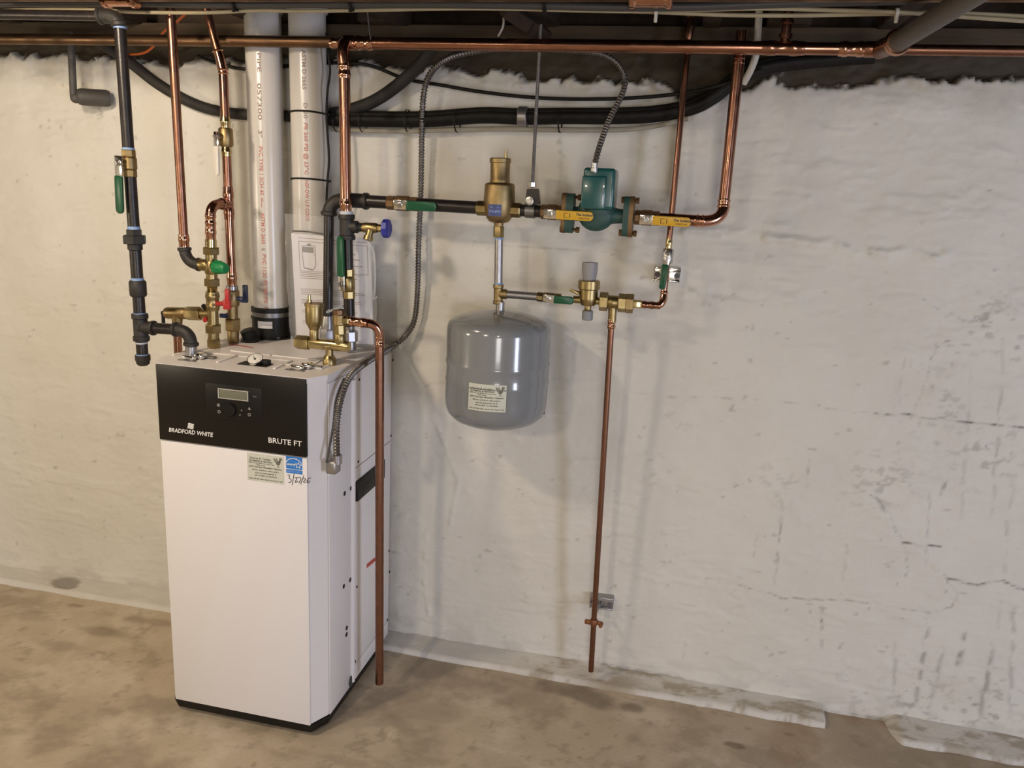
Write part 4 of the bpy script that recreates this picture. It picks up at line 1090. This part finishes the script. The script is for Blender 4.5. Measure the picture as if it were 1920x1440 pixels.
q = A(948.5, 297, LY - .004)
obj('vent_stem', G().lathe(q, up, [(0, .0045), (.008, .0045), (.0085, .0033), (.018, .0033)], 12), 'brass_bright', air)
P.seg(air, 'side_port', 895, 918, 27, 'brass', 'hex', n=8)
P.seg(air, 'side_port', 955, 977, 27, 'brass', 'hex', n=8)
S_.seg(air, 'bottom_nut', 424, 445, 19, 'brass', 'hex')
bq = A(932, 395, LY); rb_ = sz(58.5)
fbd = lambda u, v, e=0: V((cx.x, LY, bq.z)) + V((math.sin(-.12 + u / rb_) * (rb_ + .0012 + e), -math.cos(-.12 + u / rb_) * (rb_ + .0012 + e), v - .013))
fbd0 = fbd
fbd = lambda u, v, e=0: fbd0(u - .013, v, e)
bd = card('badge', fbd, .034, .029, None, parent=air, mt='badge_blue')
g = put_text(G(), 'CALEFFI', lambda u, v: fbd(u + .017, v + .009, .0004), .0085, align='CENTER'); g.quad(fbd(.008, .021, .0004), fbd(.026, .021, .0004), fbd(.026, .023, .0004), fbd(.008, .023, .0004))
obj('badge_lettering', g, 'sticker_pale_blue', bd, smooth=False)

# rod hanger
hc = P.p(995)
hg = thing('rod_hanger', hc, 'thin steel threaded rod with pipe clamp holding the dark iron pipe', 'hanger')
rt_ = A(1014, 45, LY); rb2 = A(998, 352, LY)
rt_.z = min(rt_.z, 1.86)
obj('threaded_rod', G().tube(resample([rb2, rt_], .0011), .0042, 8, [(.0046 if i % 2 else .0037) for i in range(len(resample([rb2, rt_], .0011)))]), 'galvanized', hg)
obj('rod_nut', G().lathe(A(997.5, 350, LY), (0, 0, 1), [(0, .009), (.010, .009)], 6), 'zinc', hg)
obj('clamp_yoke', G().prism([A(988, 354, LY - .014), A(1007, 354, LY - .014), A(1010, 384, LY - .014), A(984, 384, LY - .014)], (0, .028, 0)), 'black_iron', hg)
rc = size_at(27, hc) / 2
obj('clamp_band', G().lathe(P.p(986), P.d(), [(0, rc), (0, rc), (size_at(18, hc), rc), (size_at(18, hc), rc * .9)], 24), 'steel_grey', hg)
obj('clamp_bolt', G().lathe(A(993, 377, LY - .020), (0, -1, 0), [(0, .011), (.003, .011), (.0035, .007), (.008, .0065)], 8), 'zinc', hg)

# pump with its two flange valves
def isolator(gr, o, hd, side, hl, hw):
    g = put_text(G(), 'The Isolator', lambda u, v: o + hd * (u + .004) - side * (v + .0005) * (1 if (-side).z > 0 else -1), .0085, offset=.0003)
    put_text(g, 'WEBSTONE', lambda u, v: o + hd * (u + .010) - side * (v - .007) * (1 if (-side).z > 0 else -1), .0052)
    f2 = lambda u, v: o + hd * u - side * v * (1 if (-side).z > 0 else -1)
    for a, b, c_, d_ in ((-.026, -.006, -.0245, .006), (-.026, .005, -.016, .006), (-.026, -.006, -.016, -.005), (-.012, -.006, -.0105, .006)): g.quad(f2(a, b), f2(c_, b), f2(c_, d_), f2(a, d_))
    obj('printed_lettering', g, 'print_black', gr, smooth=False)
ball_valve('pump_inlet_valve', 'brass flange valve with yellow lever on the left of the pump', P, 1015, 1057, 29, (.02, -1, -.1), P.d(), 'grip_yellow', .092, .0225, body='rust_flange', lever_gap=.016, lift=2.0, print_fn=isolator)
ball_valve('pump_outlet_valve', 'brass flange valve with yellow lever on the right of the pump', P, 1190, 1236, 29, (.02, -1, -.1), P.d(), 'grip_yellow', .090, .0225, body='rust_flange', lever_gap=.016, lift=2.0, print_fn=isolator)
pump = thing('circulator_pump', P.p(1125), 'green circulator pump with square motor box between two flanges', 'pump')
vc = P.p(1122); ax = P.d(); zz = (Z_ - ax * Z_.dot(ax)).normalized(); yy = zz.cross(ax)
yy = -yy if yy.y > 0 else yy    # towards the room
def flange(name, t0, t1, m, hw, hh):
    a, b = P.p(t0), P.p(t1); n = 28; pts = []
    for k in range(n):          # lozenge with rounded ears
        t = 2 * math.pi * k / n
        px_ = math.copysign(abs(math.cos(t)) ** .55, math.cos(t)) * hw; pz_ = math.copysign(abs(math.sin(t)) ** .75, math.sin(t)) * hh
        pts.append(a + yy * px_ + zz * pz_)
    obj(name, G().prism(pts, b - a), m, pump)
hh = size_at(75, vc) / 2
flange('inlet_gasket_flange', 1055, 1062, 'rust_flange', .024, hh); flange('inlet_flange', 1062, 1076, 'pump_cast_green', .024, hh * .98)
flange('outlet_flange', 1169, 1180, 'pump_cast_green', .024, hh * .98); flange('outlet_gasket_flange', 1180, 1188, 'rust_flange', .024, hh)
for t0, t1 in ((1052, 1089), (1163, 1197)):
    for s in (1, -1):
        q = P.p(t0) + zz * s * hh * .80; q2 = P.p(t1) + zz * s * hh * .80
        d = (q2 - q); L_ = d.length
        obj('flange_bolt', G().lathe(q, d, [(0, .009), (.009, .009), (.0095, .005), (L_ - .010, .005), (L_ - .0095, .0085), (L_ - .001, .0085)], 6), 'rust_flange', pump)
# volute body: swollen tube through the flanges, bowl below
tp = [P.p(t) for t in range(1076, 1173, 4)]
obj('volute', G().tube(tp, .02, 20, [size_at(26 + 18 * math.exp(-((1124 - t) / 22) ** 2), vc) / 2 for t in range(1076, 1173, 4)]), 'pump_cast_green', pump)
ic = A(1119, 398, LY)
obj('impeller_housing', G().lathe(ic + V((0, .030, 0)), (0, -1, 0), [(0, .034), (.006, .043), (.02, .046), (.045, .046), (.054, .040), (.060, .028)], 32), 'pump_cast_green', pump)
m0, m1 = A(1099, 320, LY), A(1153, 388, LY); mw_ = m1.x - m0.x
mc = V(((m0.x + m1.x) / 2, LY - .004, (A(1126, 316, LY).z + A(1126, 392, LY).z) / 2)); mh = A(1126, 316, LY).z - A(1126, 392, LY).z
obj('motor_base', G().lathe(V((mc.x, LY, mc.z - mh / 2 - .012)), (0, 0, 1), [(0, .042), (.010, .044), (.016, .040)], 28), 'pump_cast_green', pump)
obj('motor_housing', G().box(mc, (mw_, .088, mh), bevel=.008, seg=4), 'pump_green', pump)
cv = obj('terminal_cover', G().box(mc + V((-mw_ * .13, -.044, -mh * .10)), (mw_ * .76, .018, mh * .80), bevel=.004, seg=3), 'pump_green', pump)
obj('cover_screw', G().lathe(mc + V((-mw_ * .12, -.043, mh * .40)), (0, -1, 0), [(0, .004), (.005, .0035)], 8), 'zinc', pump)
cn_ = A(1114, 322, LY - .048)
obj('conduit_connector', G().lathe(cn_, (0, 0, 1), [(0, .010), (.008, .010), (.009, .0078), (.020, .0078)], 12), 'zinc', pump)

# copper from the outlet valve up to the ceiling
R_ = Line((1357.5, 378), (1386, 105), 2.045, 2.05)
up2 = thing('return_riser', A(1357, 415, LY + .01), 'large copper pipe turning up from the pump outlet towards the ceiling', 'pipe')
P.seg(up2, 'pipe', 1234, 1312, 21.5, 'copper')
ce = A(1357, 415.5, LY + .014); e1 = R_.p(384)
obj('elbow', G().tube(bend(P.p(1316), ce, e1, 16), size_at(22, ce) / 2, 20), 'copper_bright', up2)
P.seg(up2, 'press_fitting', 1303, 1322, 24.5, 'copper_bright', 'press')
def run_up(Lr, name, t0, t1, w, m, kind='cyl'):
    p0, p1 = Lr.A.lerp(Lr.B, (Lr.a[1] - t0) / (Lr.a[1] - Lr.b[1])), Lr.A.lerp(Lr.B, (Lr.a[1] - t1) / (Lr.a[1] - Lr.b[1])); r = size_at(w, p0) / 2; LL = (p1 - p0).length
    return G().lathe(p0, p1 - p0, [(t * LL, f * r) for t, f in PROF[kind]], 20)
R_.p = lambda t: R_.A.lerp(R_.B, (R_.a[1] - t) / (R_.a[1] - R_.b[1]))
e1 = R_.p(384)
obj('press_fitting', run_up(R_, '', 392, 372, 24.5, '', 'press'), 'copper_bright', up2)
obj('pipe', run_up(R_, '', 376, 60, 20.8, ''), 'copper', up2)
obj('press_fitting', run_up(R_, '', 122, 106, 23, '', 'press'), 'copper_bright', up2)

# ================================================================== expansion tank and feed line
TY = 2.025
tcx = A(932.5, 690, TY); tr_ = size_at(193, tcx) / 2
tz = lambda y: A(932.5, y, TY).z
tank = thing('expansion_tank', V((tcx.x, TY, tz(797))), 'grey steel expansion tank hanging under the brass tee beside the boiler', 'tank')
z0 = tz(797)
TPF = [(797, .02), (796, .35), (791, .62), (783, .82), (772, .94), (760, .985), (745, 1.0), (713, 1.0), (709, 1.012), (705, 1.0), (682, 1.0), (678, 1.014), (674, 1.012), (670, 1.0), (618, 1.0), (609, .985), (603, .95), (597, .85), (591, .68), (585.5, .45), (582, .22), (581, .09)]
obj('tank_shell', G().lathe((tcx.x, TY, z0), (0, 0, 1), [(tz(y) - z0, tr_ * f) for y, f in TPF], 64), 'tank_grey', tank, angle=50)
obj('tank_nipple', G().cyl((tcx.x, TY, tz(584)), (tcx.x, TY, tz(566)), size_at(16, tcx) / 2), 'galvanized', tank)
tl = A(879.5, 717, TY - tr_ * .97); lw = size_at(73, tl); lh = size_at(52, tl)
ang0 = math.asin(max(-1, min(1, (tl.x - tcx.x) / tr_)))
ft = lambda u, v, e=0: V((tcx.x + math.sin(ang0 + u / tr_) * (tr_ + .0012 + e), TY - math.cos(ang0 + u / tr_) * (tr_ + .0012 + e), tl.z - lh + v))
st2 = card('tank_sticker', ft, lw, lh, 'pale green paper business sticker on the grey tank')
business_print(st2, ft, lw, lh)
strap = obj('tank_back_strap', G().box((tcx.x + .088, TY + .085, tz(783)), (.06, .03, .012), (V((.86, .5, .14)).normalized(), V((-.5, .86, 0)), Z_), bevel=.002), 'black_iron', tank)

FD = thing('fill_tee', A(934.5, 552, TY), 'small brass tee with short steel pipes joining air separator and tank', 'pipe fitting')
V_ = Line((935.5, 440), (934, 575), TY)
V_.seg(FD, 'riser', 443, 538, 15.5, 'galvanized')
V_.seg(FD, 'thread_sealant', 444, 449, 16.6, 'sealant_blue')
V_.seg(FD, 'thread_sealant', 530, 534, 16.6, 'sealant_blue')
V_.seg(FD, 'tee', 533, 570, 19.5, 'brass_cast', 'band')
F = Line((934, 550.5), (1245, 574), TY, 2.05, rows=False)
F.seg(FD, 'tee_branch', 936, 951, 19, 'brass_cast', 'bev')
F.seg(FD, 'pipe', 949, 1012, 15, 'galvanized')
ball_valve('fill_ball_valve', 'brass ball valve with green lever between tank tee and pressure regulator', F, 1007, 1052, 19, (.02, -1, -.1), F.d(), 'grip_green', .052, .020, body='brass', lever_gap=.014, lift=1.2)
# pressure regulator
rq = F.p(1104); rg = thing('pressure_regulator', A(1102, 600, rq.y), 'brass pressure regulator with grey plastic cap above and grey plug below', 'regulator')
RG = Line((1106.5, 490), (1101, 602), rq.y)
RG.seg(rg, 'adjusting_cap', 492, 527, 30, 'cap_grey', 'taper_down', n=10)
RG.seg(rg, 'bonnet_ring', 525, 543, 41, 'brass', 'bev', n=28)
RG.seg(rg, 'bonnet', 541, 560, 35, 'brass', 'cyl', n=28)
RG.seg(rg, 'regulator_body', 556, 572, 33, 'brass', 'taper_down', n=28)
RG.seg(rg, 'bottom_neck', 570, 584, 13, 'brass', 'bev')
RG.seg(rg, 'bottom_plug', 582, 600, 21, 'plug_grey', 'bev')
F.seg(rg, 'inlet_port', 1075, 1130, 14, 'brass', 'cyl')
q = A(1077, 547, rq.y - .012)
obj('purge_lever', G().box(q, (.026, .006, .007), (V((.9, .1, -.4)).normalized(), Y_, V((.4, 0, .9)).normalized()), .001).cyl(q, A(1090, 550, rq.y), .004), 'brass', rg)
# backflow preventer
bf = thing('backflow_preventer', F.p(1150), 'brass backflow preventer with hex unions right of the pressure regulator', 'valve')
F.seg(bf, 'union_nut', 1124, 1140, 33, 'brass', 'hex')
F.seg(bf, 'valve_body', 1137, 1163, 26, 'brass', 'bev')
F.seg(bf, 'union_nut', 1159, 1174, 33, 'brass', 'hex')
F.seg(bf, 'union_nut', 1173, 1188, 34, 'brass_cast', 'hex')
F.seg(bf, 'tailpiece', 1186, 1203, 15, 'brass_bright', 'hex')
vp = F.p(1149); vq = A(1147.5, 604, vp.y)
obj('vent_port', G().cyl(vp, vq, size_at(17, vp) / 2, size_at(15, vp) / 2), 'brass', bf)
# copper feed from the ceiling
fe = thing('feed_pipe', F.p(1240), 'thin copper feed pipe dropping behind the pump pipe to the backflow preventer', 'pipe')
F.seg(fe, 'pipe', 1200, 1238, 13, 'copper')
F.seg(fe, 'press_fitting', 1202, 1228, 15, 'copper', 'press')
e0, ecn, e1 = F.p(1230), A(1244, 573.5, 2.052), A(1244.5, 553, 2.06)
obj('elbow', G().tube(bend(e0, ecn, e1), size_at(14, ecn) / 2, 16), 'copper_bright', fe)
K = Line((1290, 85), (1244.5, 556), 2.105, 2.06)
K.seg(fe, 'press_fitting', 545, 562, 15, 'copper_bright', 'press')
K.seg(fe, 'press_fitting', 448, 468, 13.5, 'brass_bright', 'press_top')
K.seg(fe, 'pipe', 40, 452, 11.6, 'copper')
K.seg(fe, 'pipe', 492, 552, 11.6, 'copper')
qt = K.p(60); obj('ceiling_fitting', G().lathe(qt, K.d() * -1, [(-.02, .008), (0, .012), (.012, .012), (.014, .009), (.03, .009), (.032, .012), (.045, .012)], 14), 'copper', fe)
ball_valve('feed_shutoff_valve', 'small nickel ball valve with vertical green lever on the thin copper pipe', K, 466, 494, 21, (-.1, -1, 0), (-.04, 0, -1), 'grip_green', .062, .0165, body='zinc', lever_gap=.022, lift=1.1, ends=False, nut='zinc')
# wall clamps
def clamp(name, x0, y0, x1, y1, m, label, pipe_pt, group=None):
    a, b = A(x0, y0, YW - .02), A(x1, y1, YW - .02); c = (a + b) / 2; w, h = b.x - a.x, a.z - b.z
    t = thing(name, c, label, 'bracket')
    obj('channel', G().box(c + V((0, .012, 0)), (w, .030, h), bevel=.003), m, t)
    obj('channel_lip', G().box(c + V((0, -.006, h * .42)), (w, .010, h * .14), bevel=.002), m, t)
    obj('channel_lip', G().box(c + V((0, -.006, -h * .42)), (w, .010, h * .14), bevel=.002), m, t)
    for s in (-.36, .36): obj('slot', G().lathe(c + V((w * s, -.0022, -h * .05)), (0, -1, 0), [(0, h * .20), (.0012, h * .20)], 14), 'seam_shadow', t)
    obj('clamp_strap', G().tube([c + V((-.002, -.003, 0)), V((pipe_pt.x, pipe_pt.y + .004, c.z - .004))], .006, 8), m, t)
    return t
clamp('pipe_bracket', 1227, 499, 1275, 530, 'chrome', 'shiny steel channel bracket on the wall behind the vertical green lever', K.p(512))
# drip pipe
DP = Line((1147, 596), (1108, 1258), vp.y, 2.085)
dp = thing('drip_pipe', DP.p(1258), 'long thin copper discharge pipe hanging from the backflow preventer almost to the floor', 'pipe')
DP.seg(dp, 'press_fitting', 598, 616, 16, 'copper_bright', 'press')
DP.seg(dp, 'pipe', 612, 1258, 10.8, 'copper_dull')
clamp('pipe_bracket', 1107, 1114, 1149, 1143, 'galvanized', 'dull steel channel bracket low on the wall behind the thin copper pipe', DP.p(1140))
bc = DP.p(1168)
bell = thing('bell_clamp', bc, 'small rusty copper clamp with ears near the foot of the thin pipe', 'clamp')
obj('clamp_ring', G().lathe(DP.p(1161), DP.d(), [(0, .0095), (.004, .0115), (.014, .0115), (.019, .0095)], 18), 'rust_copper', bell)
obj('clamp_ear', G().box(A(1102.5, 1166, bc.y), (.020, .010, .014), bevel=.004), 'rust_copper', bell)
obj('clamp_ear', G().box(A(1122, 1168, bc.y), (.014, .009, .010), bevel=.003).lathe(A(1127, 1169, bc.y + .008), (0, -1, 0), [(0, .007), (.016, .006)], 8), 'rust_copper', bell)

# ================================================================== brass manifold on the boiler top
NY = 1.812
Hm = Line((556, 641), (658, 650), NY, rows=False)
mf = thing('relief_manifold', AZ(620, 683, BT), 'horizontal brass manifold at the front of the boiler top', 'manifold')
Hm.seg(mf, 'end_cap', 556, 580, 25, 'brass', 'hex')
Hm.seg(mf, 'barrel', 577, 655, 21, 'brass_bright', 'bev', n=24)
pn = Hm.p(617.5)
b0 = AZ(619, 682, BT); b0.y = NY
obj('base_stem', G().cyl(pn, V((pn.x, NY, BT + .022)), .0095), 'brass', mf)
obj('base_nut', G().lathe((pn.x, NY, BT), (0, 0, 1), [(0, .017), (.016, .017), (.020, .014), (.024, .0115)], 10), 'brass', mf)
av = thing('auto_air_vent', Hm.p(589), 'brass float air vent with pin valve standing on the manifold', 'air vent')
AV = Line((589, 552), (589, 640), NY)
AV.seg(av, 'stem', 615, 641, 17, 'brass', 'bev')
AV.seg(av, 'neck', 610, 618, 22, 'brass', 'taper_down')
AV.seg(av, 'float_chamber', 571, 612, 33, 'brass', 'drum', n=28)
AV.seg(av, 'chamber_lid', 568, 574, 36, 'brass_cast', 'bev', n=28)
obj('vent_pin', G().lathe(A(580, 570, NY - .003), (0, 0, 1), [(0, .006), (.010, .006), (.011, .0042), (.022, .004)], 12), 'brass_bright', av)
rv_ = thing('relief_valve', Hm.p(640), 'brass pressure relief valve with grey test lever feeding the curved copper pipe', 'valve')
RVl = Line((635.5, 585), (638, 645), NY)
RVl.seg(rv_, 'inlet', 624, 645, 22, 'brass', 'bev')
RVl.seg(rv_, 'union_nut', 608, 627, 22, 'brass', 'hex', n=8)
RVl.seg(rv_, 'valve_body', 589, 610, 25, 'brass_cast', 'bev')
RVl.seg(rv_, 'bonnet', 580, 590, 24, 'copper_old', 'bev')
obj('test_lever', G().box(A(628, 580, NY - .004), (.046, .008, .006), (V((.92, .1, .38)).normalized(), V((-.1, .99, 0)).normalized(), V((-.38, 0, .92)).normalized()), .001).cyl(A(617, 583, NY - .010), A(617, 583, NY + .006), .004), 'plug_grey', rv_)
Ho = Line((640, 600), (660, 602), NY - .002, rows=False)
Ho.seg(rv_, 'outlet', 642, 656, 17, 'brass_bright', 'hex')
dpipe = thing('relief_discharge_pipe', A(711, 1280, NY + .03), 'curved copper discharge pipe running down in front of the boiler side to the floor', 'pipe')
p0, c_, p1 = A(690, 606, NY + .008), A(713, 610, NY + .02), A(712, 636, NY + .025)
Hq = Line((651, 601.5), (692, 606.5), NY, rows=False)
Hq.seg(dpipe, 'press_fitting', 651, 690, 19, 'copper_bright', 'press')
obj('elbow', G().tube(bend(p0, c_, p1, 18), size_at(17.5, p0) / 2, 18), 'copper_bright', dpipe)
DD = Line((712, 632), (711.5, 1281), NY + .025, NY + .03)
DD.seg(dpipe, 'press_fitting', 628, 650, 18.5, 'copper_bright', 'press')
DD.seg(dpipe, 'pipe', 646, 1281, 16, 'copper_dull')

# ================================================================== flexible conduits, hoses and cables
bq = AX(632, 872, BXR + .030)
pts = [V((BXR + .030, bq.y, bq.z + .012)), AX(631, 800, BXR + .034), AX(640, 745, BXR + .034), AX(657, 705, BXR + .030), AX(688, 679, BXR + .022)]
pts += [A(735, 650, 2.10), A(760, 630, 2.13), A(777, 600, 2.135), A(783, 540, 2.135), A(785, 450, 2.135), A(789, 360, 2.135), A(791, 250, 2.13), A(794, 180, 2.12), A(806, 140, 2.11), A(835, 112, 2.09), A(880, 98, 2.07), A(960, 88, 2.06)]
cond = thing('boiler_power_conduit', pts[0], 'grey flexible steel conduit from the boiler side up the wall', 'conduit')
obj('flexible_sheath', flex(pts, .0085), 'flex_steel', cond)
obj('box_connector', G().box(V((BXR + .020, bq.y, bq.z - .004)), (.028, .034, .034), bevel=.006).cyl(V((BXR + .030, bq.y, bq.z + .004)), V((BXR + .030, bq.y, bq.z + .026)), .012), 'galvanized', cond)
obj('control_wire', G().tube(catmull([V((BXR + .012, bq.y - .02, bq.z + .01)), AX(624.5, 800, BXR + .02), AX(630, 750, BXR + .02), AX(645, 710, BXR + .018)], 8), .003, 8), 'cable_grey', cond)
pts = [cn_ + V((0, 0, .016)), A(1124, 275, LY - .03), A(1142, 225, LY + .02), A(1165, 180, LY + .06), A(1172, 150, LY + .075), A(1160, 122, LY + .07), A(1135, 104, LY + .06), A(1100, 97, LY + .05), A(1040, 92, LY + .04)]
obj('pump_power_conduit', flex(pts, .0076), 'flex_steel', None, 'grey flexible steel conduit looping from the green pump to the ceiling', 'conduit')

def cable(name, px, r, m, label, cat, n=10):
    return obj(name, G().tube(catmull([A(x, y, d) for x, y, d in px], 8), r, n), m, None, label, cat)
cable('drain_hose', [(190, 80, 2.11), (245, 118, 2.12), (300, 160, 2.125), (370, 197, 2.145), (440, 213, 2.151), (540, 218, 2.151), (620, 222, 2.151)], .0155, 'hose_grey', 'dark grey hose sagging from the upper left corner behind the pipes', 'hose', 14)
cable('drain_hose', [(815, 80, 2.06), (790, 118, 2.10), (745, 160, 2.13), (700, 190, 2.137), (650, 208, 2.142), (622, 213, 2.148)], .0165, 'hose_grey', 'dark grey hose sloping down from the ceiling left of the flexible conduit', 'hose', 14)
bun = thing('cable_bundle', A(980, 218, 2.14), 'thick black cable bundle tied together across the upper wall', 'cable')
for i, (dy, r, dz) in enumerate(((-7, .0125, .004), (6, .0125, -.002), (0, .013, .010))):
    px = [(618, 222 + dy), (700, 224 + dy), (800, 224 + dy), (900, 217 + dy), (980, 219 + dy), (1060, 218 + dy), (1150, 218 + dy), (1230, 214 + dy), (1300, 200 + dy), (1345, 176 + dy), (1385, 145 + dy), (1450, 122 + dy), (1550, 112 + dy * .6), (1640, 106 + dy * .5)]
    obj('cable', G().tube(catmull([A(x, y, 2.143 - dz) for x, y in px], 8), r, 10), 'cable_black', bun)
obj('cable', G().tube(catmull([A(x, y, 2.138) for x, y in [(622, 242), (680, 245), (760, 246), (840, 244), (930, 242), (1010, 243), (1090, 244), (1170, 243), (1230, 236), (1290, 222)]], 8), .0062, 8), 'cable_dark_cream', bun, label='cream cable along the underside of the bundle')
for x in (632, 680, 765, 857, 1050):
    q = A(x, 227, 2.14); obj('cable_tie', G().lathe(q + V((-.002, 0, 0)), (1, 0, .05), [(0, .030), (.004, .030)], 14, cap=False), 'cable_black', bun)
q = A(981, 219, 2.138); obj('cable_strap', G().lathe(q + V((-.012, 0, 0)), (1, 0, 0), [(0, .025), (.002, .0268), (.022, .0268), (.024, .025)], 20), 'galvanized', bun, label='steel strap round the bundle')
cable('thin_black_cable', [(370, 105, 2.13), (420, 122, 2.14), (470, 130, 2.14), (540, 124, 2.14), (620, 118, 2.14), (690, 122, 2.14), (760, 148, 2.14), (830, 160, 2.14), (900, 172, 2.14), (990, 182, 2.14), (1080, 186, 2.14), (1180, 184, 2.14), (1270, 176, 2.135), (1350, 160, 2.12), (1430, 130, 2.11)], .0046, 'cable_black', 'thin black cable drooping along the wall above the thick bundle', 'cable')
cable('orange_cable', [(352, 22, 1.99), (330, 42, 2.0), (305, 62, 2.03), (290, 84, 2.08), (270, 99, 2.11), (235, 103, 2.13)], .0036, 'cable_orange', 'short orange cable curling behind the plain copper pipe', 'cable')
cable('white_tube', [(1424, 10, 2.06), (1421, 60, 2.07), (1418, 100, 2.08), (1408, 130, 2.1), (1394, 156, 2.12)], .0085, 'tube_white', 'white plastic tube coming down behind the copper main', 'tube')
cable('white_wire_loop', [(938, 12, 2.03), (944, 30, 2.04), (943, 50, 2.05), (934, 68, 2.06)], .0028, 'tube_white', 'thin white wire loop hanging above the copper main', 'wire')
cable('pipe_hanger_wire', [(688, 10, 1.99), (692, 50, 1.99), (697, 84, 1.985)], .0018, 'steel_grey', 'thin hanger wire reaching down to the copper main', 'wire')
CY2 = 1.83
cable('cream_cable', [(-60, 22, CY2), (0, 20, CY2), (80, 17, CY2), (180, 18, CY2), (260, 23, CY2), (380, 24, CY2), (480, 20, CY2), (560, 21, CY2), (640, 20, CY2), (740, 18, CY2), (860, 16, CY2), (980, 17, CY2), (1100, 20, CY2), (1200, 21, CY2), (1320, 18, CY2), (1440, 16, CY2), (1560, 19, CY2), (1700, 24, CY2), (1800, 31, CY2), (1990, 44, CY2)], .0042, 'cable_cream', 'long cream cable stretched across just under the joists', 'cable')
cable('cream_cable', [(1180, 21, CY2 + .01), (1260, 24, CY2 + .01), (1360, 28, CY2 + .01), (1480, 29, CY2 + .01), (1600, 27, CY2 + .01), (1700, 25, CY2 + .01), (1780, 24, CY2 + .01), (1990, 34, CY2 + .01)], .0042, 'cable_cream', 'second cream cable sagging under the first on the right', 'cable')
cable('grey_cable', [(-60, 8, CY2 - .01), (200, 6, CY2 - .01), (420, 9, CY2 - .01), (640, 8, CY2 - .01), (800, 8, CY2 - .01), (1000, 10, CY2 - .01), (1120, 13, CY2 - .01), (1280, 13, CY2 - .01), (1400, 9, CY2 - .01), (1520, 5, CY2 - .01), (1700, 1, CY2 - .01)], .0085, 'cable_grey', 'flat grey cable sheath along the very top of the photo', 'cable')
qa, qb = A(226, 5, 1.78), A(1220, 6, 1.78)
zc = (qa.z + qb.z) / 2 + .016
t = thing('ceiling_copper_pipe', V(((qa.x + qb.x) / 2, 1.78, zc)), 'copper pipe along the top edge of the photo with two bright couplings', 'pipe')
obj('pipe', G().cyl((-2.4, 1.78, zc), (1.4, 1.78, zc), .014), 'copper_old', t)
for q in (qa, qb):
    obj('coupling', G().lathe(V((q.x - .045, 1.78, zc)), (1, 0, 0), [(0, .015), (.001, .025), (.004, .0285), (.012, .0285), (.016, .025), (.074, .025), (.078, .0285), (.086, .0285), (.089, .025), (.09, .015)], 22), 'copper_bright', t)
for x, lb in ((1230, 'above the green pump'), (1682, 'beside the thick grey branch pipe')):
    q = A(x, 26, CY2 - .004); obj('white_cable_tie', G().box(q + V((0, 0, -.006)), (.007, .006, .022), bevel=.0015).lathe(q + V((-.003, .004, .002)), (1, 0, 0), [(0, .010), (.006, .010)], 12), 'tube_white', None, 'white cable tie tail hanging from the cream cable ' + lb, 'cable tie')
for x, lb in ((442, 'above the two plastic vent pipes'), (660, 'above the copper supply riser'), (1022, 'above the threaded rod')):
    q = A(x, 10, CY2 - .01); obj('black_cable_tie', G().lathe(q + V((-.003, .0, .0)), (1, 0, 0), [(0, .013), (.006, .013)], 14).box(q + V((0, -.010, -.010)), (.006, .005, .012)), 'cable_black', None, 'black cable tie on the grey ceiling cable ' + lb, 'cable tie')

# old pipe stub out of the wall at far left
s0, s1, s2 = A(132, 60, 2.09), A(138, 182, 2.09), A(196, 184, YW + .03)
stub = thing('old_pipe_stub', A(170, 184, 2.12), 'old grey pipe bent like an L into the wall at far left', 'pipe')
rs_ = size_at(13, s0) / 2
obj('thin_pipe', G().cyl(s0, s1, rs_), 'stub_grey', stub)
r2_ = size_at(31, s1) / 2
q0, q1 = A(143, 181, 2.095), A(200, 184.5, 2.145)
obj('thick_pipe', G().lathe(q0, q1 - q0, [(0, r2_ * .6), (.006, r2_ * .92), (.014, r2_), ((q1 - q0).length, r2_), ((q1 - q0).length + .01, r2_ * .85)], 24), 'stub_grey', stub)
obj('knee', G().sphere(A(142, 184, 2.093), rs_ * 1.5, 8), 'stub_grey', stub)
